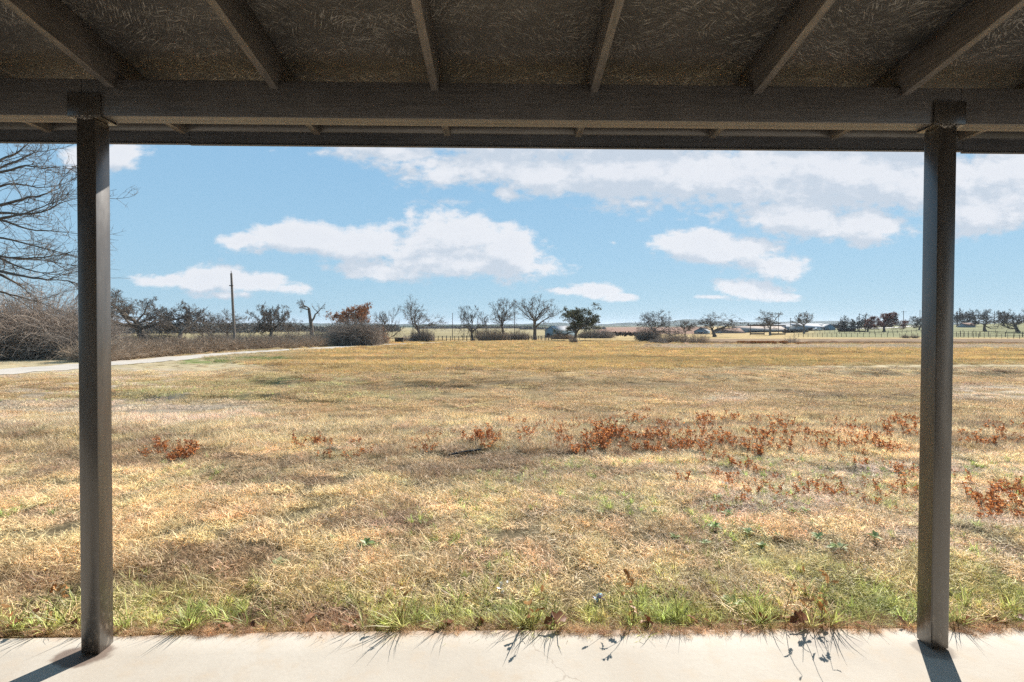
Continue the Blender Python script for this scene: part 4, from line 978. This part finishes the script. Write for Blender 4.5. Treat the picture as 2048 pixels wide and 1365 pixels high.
def barn(px0, px1, ybase, yeave, yridge, Y, depth, label, wall, roof, gable_side=None, gable_px=0, opening=None, name='barn', cat='barn', windows=0):
    """long building facing the porch: ridge parallel to the view plane; gable_side shows the gable end in perspective as real depth"""
    b = at((px0+px1)/2, ybase, Y); t = thing(name, b, label, cat)
    xa, xb = at(px0, 660, Y)[0], at(px1, 660, Y)[0]; zb = b[2]-.6; ze = at(1024, yeave, Y)[2]; zr = at(1024, yridge, Y + depth/2)[2]
    zr = max(zr, ze + .4)
    w = MB()
    w.prism([[xa, Y, zb], [xa, Y, ze], [xa, Y+depth/2, zr-.06], [xa, Y+depth, ze], [xa, Y+depth, zb]], [xb-xa, 0, 0]); w.build('wall', M[wall], t)
    rf = MB(); e = .35
    dz = (zr-ze)/(depth/2)*e
    for s in (0, 1):
        y0, y1 = (Y-e, Y+depth/2) if s == 0 else (Y+depth+e, Y+depth/2)
        rf.prism([[xa-e, y0, ze-dz+.02], [xa-e, y1, zr+.02], [xa-e, y1, zr+.14], [xa-e, y0, ze-dz+.12]], [xb-xa+2*e, 0, 0])
    rf.build('roof', M[roof], t)
    if opening:
        for (a, c, top) in opening:
            q = MB(); x0_, x1_ = xa+(xb-xa)*a, xa+(xb-xa)*c; q.box(x0_, x1_, Y-.05, Y+.02, zb+.3, zb+(ze-zb)*top); q.build('shaded_opening_panel', M['dark'], t)  # near-black panel on a solid wall, its colour standing for shade inside
            for xx in np.arange(x0_, x1_+.1, max(2.5, (x1_-x0_)/8)):
                p = MB(); p.box(xx-.1, xx+.1, Y-.16, Y-.06, zb+.1, ze-.02); p.build('support_post', M['pipe'], t)
    for k in range(windows):
        xw = xa + (xb-xa)*(k+.5)/windows; q = MB(); q.box(xw-.5, xw+.5, Y-.06, Y+.02, zb+1.6, zb+2.6); q.build('window', M['dark'], t)
    return t
def gable_barn(pxg0, pxg1, pxe, ybase, yeave, yridge, Y, length, label, wall, roof, door=None, name='barn', lean_dir=1):
    """gable end faces the porch, ridge runs away and sideways"""
    b = at((pxg0+pxg1)/2, ybase, Y); t = thing(name, b, label, 'barn' if name == 'barn' else 'shed')
    xa, xb = at(pxg0, 660, Y)[0], at(pxg1, 660, Y)[0]; zb = b[2]-.5; ze = at(1024, yeave, Y)[2]; zr = at(1024, yridge, Y)[2]; xm = (xa+xb)/2
    # direction of the long side chosen so that the far end shows at column pxe
    Y2 = Y + length; xs = at(pxe, 660, Y2)[0] - (xb if pxe > pxg1 else xa); ax = np.array([xs, length, 0.])
    MB().prism([[xa, Y, zb], [xa, Y, ze], [xm, Y, zr-.05], [xb, Y, ze], [xb, Y, zb]], ax).build('wall', M[wall], t)
    r = MB(); e = .3; dz = (zr-ze)/((xb-xa)/2)*e; u = ax/np.linalg.norm(ax)*e
    for s in (-1, 1):
        xe = xm + s*((xb-xa)/2 + e)
        r.prism(np.array([[xe, Y, ze-dz+.02], [xm, Y, zr+.02], [xm, Y, zr+.14], [xe, Y, ze-dz+.12]]) - u, ax + 2*u)
    r.build('roof', M[roof], t)
    if door:
        for (a, c, top) in door:
            q = MB(); q.box(xa+(xb-xa)*a, xa+(xb-xa)*c, Y-.06, Y+.02, zb+.3, zb+(ze-zb)*top); q.build('door', M['dark'], t)
    return t
gable_barn(1090, 1112, 1150, 673.5, 661, 652.5, 205, 22, 'blue grey barn with a bright white roof behind the green oak', 'wall_blue', 'roof_white', [(.15, .45, .6)])
gable_barn(1388, 1414, 1420, 666.5, 661.5, 655, 270, 10, 'small blue grey shed with a low gable right of the pond oak', 'wall_blue', 'roof_grey', [(.3, .7, .6)], name='shed')
barn(1446, 1490, 669, 664.8, 655.5, 285, 14, 'low shed with a rusty brown roof, left end of the farm row', 'wall_grey', 'roof_rust', name='shed', cat='shed', opening=[(.05, .95, .8)])
barn(1483, 1577, 667, 659.5, 651.5, 300, 18, 'long open barn with a pale pinkish roof behind the pipe frames', 'wall_grey', 'roof_pale', opening=[(.15, .98, .85)])
barn(1556, 1592, 663, 654, 647.5, 345, 18, 'grey roofed barn just behind the long pale roofed barn', 'wall_grey', 'roof_grey', windows=2)
barn(1562, 1654, 656, 649, 645.0, 430, 16, 'very long grey roofed barn farthest back in the row', 'wall_blue', 'roof_grey', opening=[(.5, .9, .6)])
gable_barn(1651, 1671, 1640, 661.5, 652.5, 646.5, 300, 30, 'barn with a blue grey gable end and white roof beside the parked pickup', 'wall_blue', 'roof_white', [(.1, .35, .6)])
barn(1612, 1652, 661, 653.2, 647.3, 303, 18, 'open white roofed barn wing joined to the blue gable, pickup in front', 'wall_grey', 'roof_white', opening=[(.1, .95, .85)])
barn(1676, 1693, 655.5, 648.5, 646.8, 330, 8, 'dark open shed with a flat roof right of the blue gabled barn', 'dark', 'roof_grey', name='shed', cat='shed')
barn(1700, 1722, 656, 650.5, 648.5, 350, 8, 'small pale building partly hidden by the little bare oaks', 'wall_pale', 'roof_grey', name='shed', cat='shed', windows=2)
gable_barn(1727, 1737, 1748, 654, 647.5, 642, 330, 12, 'white roofed farmhouse just left of the maroon leaved tree', 'wall_pale', 'roof_white', [(.3, .6, .6)], name='farmhouse')
barn(1934, 1951, 654.5, 648, 643.5, 270, 6, 'small grey shed with a brown roof in the pasture right of the right post', 'wall_grey', 'roof_rust', name='shed', cat='shed', windows=1)
# ------------------------------------------------------------------ poles, fences, pens, vehicle
def pole(px, ybase, ytop, Y, label, r=.13, arm=0, mat='pole_dark', lean=0.0, group='power poles across the farmland'):
    b = at(px, ybase, Y); b[2] = min(b[2], float(tz(b[0], Y))); top = at(px + lean, ytop, Y)
    t = thing('utility_pole', b, label, 'pole', group)
    P = np.array([[b - [0, 0, .4], b*.5 + top*.5, top]]); MB().tubes(P, np.array([[r, r*.85, r*.68]]), 8).add([top + [r*.6*math.cos(a), r*.6*math.sin(a), 0] for a in np.arange(8)*math.pi/4], None, [[0, i, i+1] for i in range(1, 7)]).build('shaft', M[mat], t, smooth=True)
    if arm:
        m = MB(); m.box(top[0]-arm/2, top[0]+arm/2, Y-r-.12, Y-r, top[2]-.75, top[2]-.60); m.build('crossarm', M[mat], t)
        for s in (-.45, 0, .45):
            q = MB(); p0 = np.array([top[0]+arm*s, Y-r-.06, top[2]-.60]); q.tubes(np.array([[p0, p0+[0, 0, .12], p0+[0, 0, .24]]]), np.array([[.05, .07, .03]]), 6); q.build('insulator', M['roof_grey'], t)
    return t
p = pole(470, 699, 547, 57, 'tall bare wooden utility pole leaning slightly at the roadside in front of the hedge', r=.17, mat='pole', lean=-7.5)
m = MB(); q = at(462.6, 546, 57); m.tubes(np.array([[q - [0, 0, .5], q, q + [-.02, 0, .22]]]), np.array([[.035, .035, .03]]), 6); m.build('top_pin', M['pole_dark'], p)
m = MB(); q = at(463.4, 572, 57); m.box(q[0]-.14, q[0]+.28, 56.7, 56.86, q[2]-.05, q[2]+.05); m.build('bracket', M['pole_dark'], p)
for (px, yb_, yt, Y, arm, lab) in (
    (826, 684, 631, 108, 0, 'thin pole against the left side of the lone vase shaped tree'),
    (905, 677, 626, 150, 0, 'thicker bare pole standing clear in the gap right of the lone tree'),
    (928, 677, 625, 155, 0, 'thin pole against the left of the clumpy dark tree'),
    (944, 681, 630, 140, 0, 'thin pole inside the crown of the clumpy dark tree'),
    (1029, 680, 624, 142, 0, 'thin pole between the tall pair of elms'),
    (1338, 672, 622, 210, 1.2, 'power pole rising out of the crown of the oak beside the pond'),
    (1557, 668, 625, 230, 2.0, 'power pole with crossarm right of the rounded bare tree by the barn'),
    (1581, 658, 636, 330, 1.5, 'short far power pole between the barn trees'),
    (1719, 664, 627, 235, 1.2, 'power pole among the little bare oaks by the pen'),
    (1807, 654, 622, 290, 3.2, 'power pole with a wide crossarm alone against the sky, left of the right post'),
    (1840, 652, 620, 300, 0, 'power pole touching the left edge of the right post'),
    (1989, 650, 622, 320, 0, 'thin pole behind the dark pasture oak')):
    pole(px, yb_, yt, Y, lab, r=max(.11, Y*.00062), arm=arm)
def fence(pts, n, h, label, name='wire_fence', wires=3, r=.05, rail=False):
    P = np.array([on(px, Y) for px, Y in pts]); t_ = np.linspace(0, len(P)-1, n); i = np.minimum(t_.astype(int), len(P)-2); f = (t_-i)[:, None]; Q = P[i]*(1-f) + P[i+1]*f
    Q[:, 2] = tz(Q[:, 0], Q[:, 1]); t = thing(name, Q[n//2], label, 'fence')
    for q in Q:
        hh = h*rng.uniform(.9, 1.12); MB().tubes(np.array([[q-[0, 0, .2], q+[0, 0, hh*.5], q+[rng.normal(0, .04), 0, hh]]]), np.full((1, 3), r*rng.uniform(.8, 1.3)), 5).build('fence_post', M['pipe'], t)
    for k in range(wires):
        w = Q + [0, 0, h*(k+1)/(wires+.15)]; m = MB(); m.tubes(w[None], np.full((1, n), .045 if rail else .014), 4); m.build('rail' if rail else 'wire', M['pipe'], t)
fence([(1588, 152), (1700, 150), (1842, 147), (1960, 143), (2100, 138)], 48, 1.25, 'nearer line of thin fence posts and wire crossing the pasture on the right', r=.06)
fence([(1630, 196), (1740, 192), (1842, 186), (2080, 178)], 34, 1.3, 'farther fence line below the maroon leaved tree and the farm', r=.065)
fence([(1905, 150), (1960, 152), (2080, 150)], 15, 1.7, 'dark pipe fence right of the right post, in front of the pasture oaks', name='pipe_fence', rail=True, r=.09, wires=3)
fence([(868, 122), (1000, 128), (1110, 130)], 34, 1.35, 'low dark rail fence beyond the road in the middle, between pole and elms', name='rail_fence', rail=True, r=.10, wires=3)
fence([(1070, 145), (1170, 150)], 10, 1.2, 'pale low fence in front of the white roofed barn', name='rail_fence', rail=True, r=.07, wires=2)
def frame(px0, px1, ytop, ybase, Y, label, legs=2):
    b = at((px0+px1)/2, ybase, Y); t = thing('goalpost_gate', b, label, 'gate', 'goalpost gates by the farm pens')
    xs = np.linspace(at(px0, 660, Y)[0], at(px1, 660, Y)[0], legs); zt = at(1024, ytop, Y)[2]
    for x in xs: m = MB(); m.box(x-.12, x+.12, Y-.12, Y+.12, b[2]-.3, zt); m.build('upright', M['pipe'], t)
    m = MB(); m.box(xs[0]-.14, xs[-1]+.14, Y-.15, Y+.15, zt-.55, zt-.02); m.build('top_beam', M['pipe'], t)
    m = MB(); m.box(xs[0]+.14, xs[-1]-.14, Y-.08, Y+.08, b[2]+.4, b[2]+1.0); m.build('lower_rail', M['pipe'], t)
frame(1500.5, 1528.5, 648.5, 671.5, 200, 'dark goalpost shaped pipe frame before the long pale roofed barn')
frame(1541.5, 1570.5, 648.5, 672.0, 200, 'dark goalpost shaped pipe frame below the rounded bare tree')
frame(1710, 1731, 651, 666, 230, 'dark pipe frame under the little bare oaks left of the maroon tree')
def hay(px, w, yb_, yt, Y, label):
    b = at(px, yb_, Y); t_ = at(px, yt, Y); n = 900; Wd = w/F*Y; H = t_[2]-b[2]
    P = np.c_[rng.uniform(-Wd/2, Wd/2, n), rng.uniform(-.8, .8, n), rng.random(n)*H] + b
    o = MB().leaves(P, .7, .6).build('brush_pile', M['pipe']); recenter(o, b); tag(o, label, 'brush pile')
hay(1693, 32, 663.5, 657.5, 240, 'low dark brush heap in front of the dark open shed')
hay(1590, 50, 666, 660.5, 250, 'dark low scrub heap right of the long pale roofed barn')
hay(1240, 78, 670.5, 666.0, 175, 'dark weedy row along the edge of the reddish field')
def pickup():
    Y = 285; b = at(1636, 661.5, Y); b[2] += 0; t = thing('pickup_truck', b, 'white pickup truck parked in front of the open white roofed barn', 'pickup truck')
    paint = simple('white_car_paint', (.75, .75, .75), rough=.3, spec=.5); s = MB(); L = 5.4
    x0 = b[0]-L/2; z = b[2]
    s.prism([[x0, Y-.95, z+.45], [x0+L, Y-.95, z+.45], [x0+L, Y-.95, z+1.05], [x0+3.55, Y-.95, z+1.08], [x0+3.25, Y-.95, z+1.82], [x0+1.75, Y-.95, z+1.85], [x0+1.2, Y-.95, z+1.15], [x0, Y-.95, z+.98]], [0, 1.9, 0]); s.build('body', paint, t)
    for cx in (x0+.95, x0+L-1.05):
        for yy in (Y-1.0, Y+.78):
            a = np.arange(14)/14*2*np.pi; w = MB(); w.prism(np.c_[cx+.38*np.cos(a), np.full(14, yy), z+.38+.38*np.sin(a)], [0, .24, 0]); w.build('wheel', M['dark'], t)
    g = MB(); g.prism([[x0+1.5, Y-.97, z+1.2], [x0+3.2, Y-.97, z+1.2], [x0+3.0, Y-.97, z+1.7], [x0+1.9, Y-.97, z+1.72]], [0, .015, 0]); g.build('side_window', M['dark'], t)
pickup()
def feeder():
    b = gp(797, 686.5); Y = b[1]; w = 15/F*Y; h = 10.5/F*Y
    t = thing('dumpster', b, 'dark open topped metal bin standing alone by the road bend', 'metal bin')
    m = MB(); x0, x1 = b[0]-w/2, b[0]+w/2; d = 1.2
    m.box(x0, x1, Y, Y+.04, b[2]+.12, b[2]+h); m.box(x0, x1, Y+d, Y+d+.04, b[2]+.12, b[2]+h); m.box(x0, x0+.04, Y+.042, Y+d-.002, b[2]+.12, b[2]+h); m.box(x1-.04, x1, Y+.042, Y+d-.002, b[2]+.12, b[2]+h); m.box(x0+.05, x1-.05, Y+.05, Y+d-.01, b[2]+.12, b[2]+.18)
    m.build('bin_body', simple('dark_bin_paint', (.02, .022, .02), (.045, .045, .04), 4), t)
    for xx in (x0+.06, x1-.16):
        for yy in (Y+.1, Y+d-.2): q = MB(); q.box(xx, xx+.1, yy, yy+.1, b[2]-.05, b[2]+.12); q.build('leg', M['pipe'], t)
    q = MB(); q.box(x0-.05, x1+.35, Y-.03, Y+d+.08, b[2]+h+.003, b[2]+h+.05); q.build('lid', M['roof_rust'], t)
feeder()
# ------------------------------------------------------------------ rusty oak sprouts, rosettes, litter
def leaf_lobed(mb, p, d, nrm, L, c, w=.32):
    """flat lobed oak-like leaf"""
    e = np.cross(nrm, d); pts = [(0, 0), (.2, .35), (.32, .2), (.5, .55), (.62, .3), (.8, .45), (1, 0), (.8, -.45), (.62, -.3), (.5, -.55), (.32, -.2), (.2, -.35)]
    V = [p + d*L*a + e*L*w*2*b_ + nrm*L*(.25*abs(b_) - .25*a*a) for a, b_ in pts]; V.append(p + d*L*.5)
    mb.add(V, None, [[12, i, (i+1) % 12] for i in range(12)], c)
def sprout_mesh(seed, h, nst, nl):
    g = np.random.default_rng(seed); mb = MB(); lf = MB()
    for s in range(nst):
        a = g.uniform(0, 6.28); d = np.array([.22*math.cos(a), .22*math.sin(a), 1.0]); rb = g.uniform(.02, .13); p = np.array([rb*math.cos(a), rb*math.sin(a), 0]); mb.tubes(np.array([[[0, 0, -.004], p*.5 + [0, 0, .004], p]]), np.full((1, 3), .003), 4); P = [p]
        for k in range(5): d = d + g.normal(0, .14, 3); d /= np.linalg.norm(d); P.append(P[-1] + d*h*(.55 + .6*((s*7+seed) % 5)/4)/5)
        P = np.array(P); mb.tubes(P[None], np.linspace(.0035, .0014, 6)[None], 4)
        for k in range(nl):
            t = g.uniform(.25, 1)*5; i = min(int(t), 4); q = P[i]*(1-t+i) + P[i+1]*(t-i); ld = g.normal(0, 1, 3); ld[2] = ld[2]*.5 + .25; ld /= np.linalg.norm(ld)
            nr = np.cross(ld, g.normal(size=3)); nr /= np.linalg.norm(nr); leaf_lobed(lf, q, ld, nr, g.uniform(.018, .036), float(g.random()))
    return mb, lf
sp_leaf = leafmat('sprout_leaves', (.26, .085, .03), (.74, .34, .13), (.52, .19, .065), trans=.4); sp_stem = simple('sprout_stem', (.10, .06, .04))
def combined(mb, lf, name):
    me = MB(); 
    a = mb.mesh(name); nq = len(a.polygons); bpy.data.meshes.remove(a)
    for q in (mb, lf):
        off = me.n; me.V += q.V; me.col += q.col; me.Q += [x_ + off for x_ in q.Q]; me.T += [x_ + off for x_ in q.T]; me.n += q.n
    m = me.mesh(name); m.materials.append(sp_leaf); m.materials.append(sp_stem)
    mi = np.zeros(len(m.polygons), np.int32); mi[:sum(len(x_) for x_ in mb.Q)] = 1; m.polygons.foreach_set('material_index', mi); return m
SM = [combined(*sprout_mesh(300+k, .13 + .025*(k % 4), 5 + k % 3, 12 + (k*3) % 7), 'oak_sprout') for k in range(8)]
def place_sprouts():
    spots = []
    def area(n, a, b_, c, d, s=(.8, 1.3), w=None):
        for _ in range(n):
            px = rng.uniform(a, b_); py = rng.uniform(c, d); spots.append((px, py, rng.uniform(*s)))
    # one dense drift behind the furrow, thinner to the left, scattered ones nearer on the right
    area(105, 1300, 1835, 842, 908, (.65, 1.3)); area(62, 1030, 1330, 845, 910, (.6, 1.3)); area(8, 940, 990, 878, 910, (.9, 1.4)); area(8, 1208, 1236, 862, 896, (1.2, 1.7)); area(12, 800, 1030, 870, 912, (.4, .8))
    area(10, 290, 400, 895, 925, (.8, 1.2)); area(7, 560, 760, 880, 925, (.7, 1.1)); area(14, 1915, 2060, 840, 900, (.8, 1.1))
    area(46, 1360, 1835, 905, 1000, (.45, .8)); area(16, 1915, 2060, 960, 1040, (.6, 1.0)); area(8, 1400, 1830, 1000, 1060, (.35, .6)); area(6, 1060, 1330, 820, 845, (.6, 1.1))
    n = 0
    for (px, py, s) in spots[:300]:
        p = gp(px, py); o = bpy.data.objects.new('oak_sprout', SM[n % 8]); COL.objects.link(o); o.location = p; o.rotation_euler = (0, 0, rng.uniform(0, 6.28)); o.scale = (s*1.15, s*1.15, s)
        if py < 905 and px > 1020: lab, gr = 'rust orange oak sprout in the dense drift across the right half of the field', 'rust oak sprouts in the dense drift'
        elif px < 420: lab, gr = 'rust oak sprout in the small cluster right of the left post', 'rust oak sprouts by the left post'
        elif px < 1020: lab, gr = 'rust oak sprout among pale grass left of the dense drift', 'rust oak sprouts left of the drift'
        else: lab, gr = 'small rust oak sprout on the open ground nearer the porch on the right', 'scattered rust oak sprouts on the right'
        tag(o, lab, 'sprout', gr); n += 1
place_sprouts()
def weeds():
    m = leafmat('rosette_leaves', (.22, .30, .10), (.55, .62, .36), (.34, .44, .18), trans=.3); meshes = []
    for k in range(4):
        lf = MB()
        for i in range(13):
            a = i*2.4 + rng.normal(0, .2); el = rng.uniform(.15, .8); d = np.array([math.cos(a)*math.cos(el), math.sin(a)*math.cos(el), math.sin(el)]); nr = np.array([-math.cos(a)*math.sin(el), -math.sin(a)*math.sin(el), math.cos(el)])
            L = rng.uniform(.05, .085); e = np.cross(nr, d); pts = [(0, .04), (.3, .2), (.65, .24), (1, 0), (.65, -.24), (.3, -.2), (0, -.04)]
            V = [np.array([0, 0, .01]) + d*L*a_ + e*L*b_ + nr*L*(.3*abs(b_) - .2*a_*a_) for a_, b_ in pts]; V.append(np.array([0, 0, .01]) + d*L*.5 - nr*L*.04)
            lf.add(V, None, [[7, j, (j+1) % 7] for j in range(7)], float(rng.random()))
        me = lf.mesh('rosette_weed'); me.materials.append(m); meshes.append(me)
    S_ = [(733, 1095, 1.3), (555, 1135, 1.0), (667, 1078, .8), (1437, 998, .9), (1430, 1058, 1.2), (1455, 1030, 1.0), (1590, 1034, .9), (1610, 1032, .9), (1525, 1092, 1.0), (1675, 1108, 1.2), (1750, 1088, 1.0), (1495, 1068, .9), (1200, 1035, .9), (1352, 1078, .9), (1635, 1082, .9), (1410, 1090, .8), (1555, 1075, .8), (1310, 1032, .7), (1475, 968, .8), (1465, 1215, 1.1), (930, 970, .8)]
    for k, (px, py, s) in enumerate(S_):
        p = gp(px, py); o = bpy.data.objects.new('rosette_weed', meshes[k % 4]); COL.objects.link(o); o.location = p + [0, 0, .015]; o.scale = (s*.8,)*3; o.rotation_euler = (R(8), 0, k*1.3)
        if px == 733: lab, gr = 'largest green rosette weed alone in straw on the left', None
        elif px == 555: lab, gr = 'pale green rosette weed left of and nearer than the largest one', None
        elif px == 667: lab, gr = 'small green rosette weed just up left of the largest one', None
        else: lab, gr = 'small green rosette weed in the dry ground on the right half of the foreground', 'green rosette weeds in the right foreground'
        tag(o, lab, 'weed', gr)
weeds()
def litter():
    ml = M['litter']; me_ = []
    for k in range(5):
        lf = MB(); leaf_lobed(lf, np.array([-.03, 0, .008]), np.array([1., 0, .1]), np.array([0., .1*k - .2, 1.]), .075, .2*k + .1, .26); m = lf.mesh('dead_leaf'); m.materials.append(ml); me_.append(m)
    n = 0
    X = rng.uniform(-3.0, 2.95, 46)
    for x_ in X:
        y_ = 2.60 + abs(rng.normal(0, .05)); o = bpy.data.objects.new('dead_leaf', me_[n % 5]); COL.objects.link(o); o.location = (x_, y_, float(tz(x_, y_)) + .035); o.rotation_euler = (rng.normal(0, .5), rng.normal(0, .5), rng.uniform(0, 6.28)); s = rng.uniform(.7, 1.5); o.scale = (s, s, s)
        tag(o, 'curled brown dead leaf caught in the grass along the concrete edge', 'leaf', 'dead leaves along the concrete edge'); n += 1
    for (px, py, s, lab) in ((1590, 1245, 1.8, 'largest red brown dead leaf lying at the concrete edge left of the right post'), (1105, 1240, 1.9, 'tan dead leaf standing upright at the concrete edge near the middle')):
        Y = 2.615; p = at(px, py, Y); o = bpy.data.objects.new('dead_leaf', me_[n % 5]); COL.objects.link(o); o.location = (p[0], Y-.01, .03); o.rotation_euler = (R(28), R(-10), .3); o.scale = (s,)*3; tag(o, lab, 'leaf'); n += 1
litter()
def smalls():
    # stalks that lean over the slab and throw shadows on it
    st = simple('dry_stalk', (.15, .10, .06), (.24, .17, .10)); g = leafmat('stalk_leaves', (.35, .15, .05), (.60, .36, .16), trans=.3)
    for k, (px, h, lab) in enumerate(((1585, .40, 'leafy brown weed stalk by the large dead leaf left of the right post'), (1275, .33, 'thin weed stalk with a few rust leaves right of the bit of litter'), (790, .24, 'short brown weed stalk in the green tuft left of centre'), (1640, .34, 'bare wiry weed stalk nearest the right post'), (1070, .28, 'thin curled weed stalk at the concrete edge in the middle'), (70, .30, 'dark curled seed stalk in the green grass left of the left post'))):
        b = at(px, 1240, 2.66); b[2] = float(tz(b[0], 2.66)); t = thing('weed_stalk', b, lab, 'weed')
        mb = MB(); lf = MB()
        for s in range(2 + k % 2):
            d = np.array([rng.normal(0, .2), rng.normal(-.05, .1), 1.0]); P = [b + [rng.normal(0, .02), 0, 0]]
            for j in range(7): d = d + rng.normal(0, .16, 3); d /= np.linalg.norm(d); P.append(P[-1] + d*h/7*rng.uniform(.7, 1.1))
            P = np.array(P); mb.tubes(P[None], np.linspace(.0026, .001, 8)[None], 4)
            for j in range(5):
                i = rng.integers(2, 8); q = rng.normal(size=3); q /= np.linalg.norm(q); nr = np.cross(q, rng.normal(size=3)); nr /= np.linalg.norm(nr); leaf_lobed(lf, P[i], q, nr, rng.uniform(.028, .052), float(rng.random()), .26)
        mb.build('stem', st, t); lf.build('leaves', g, t)
    # black pipe lying on the ground
    a, b_ = gp(897, 917), gp(962, 911); a[2] += .05; b_[2] += .06; mid = (a+b_)/2; mid[2] += .01
    o = MB().tubes(np.array([[a, mid, b_]]), np.full((1, 3), .014), 8).build('black_pipe', simple('black_plastic', (.015, .015, .017), rough=.4, spec=.5), smooth=True); recenter(o, mid); tag(o, 'thin black pipe lying on the dry grass before the rust sprouts, near centre', 'pipe')
    # crumpled scrap
    p = gp(1198, 1207); p[2] += .035; lf = MB().leaves(p + rng.normal(0, .010, (26, 3)), .028, .8); o = lf.build('litter_scrap', leafmat('foil_scrap', (.30, .12, .42), (.20, .55, .68), (.6, .7, .78), trans=.1)); recenter(o, p); tag(o, 'crumpled teal and purple plastic scrap in the green grass near the middle', 'litter')
    for (px, py, lab) in ((1450, 975, 'crumpled white scrap beside the sprouts on the right'), (1005, 1192, 'tiny white scrap in the brown thatch near the concrete, centre')):
        p = gp(px, py); p[2] += .04; o = MB().leaves(p + rng.normal(0, .015, (14, 3)), .03, .8).build('litter_scrap', simple('paper_scrap', (.8, .8, .8))); recenter(o, p); tag(o, lab, 'litter')
smalls()
# ------------------------------------------------------------------ haze
def haze():
    m = bpy.data.materials.new('haze_air'); m.use_nodes = True; nt = m.node_tree; nt.nodes.clear(); o = nn(nt, 'ShaderNodeOutputMaterial'); v = nn(nt, 'ShaderNodeVolumePrincipled')
    v.inputs['Color'].default_value = (.80, .88, 1, 1); v.inputs['Density'].default_value = .00010; v.inputs['Anisotropy'].default_value = .2; nt.links.new(v.outputs[0], o.inputs['Volume'])
    b = MB(); b.box(-16000, 16000, -200, 12500, -140, 62); ob = b.build('haze', m); tag(ob, kind='stuff', label='thin blue air haze over the far country', cat='haze')
haze()
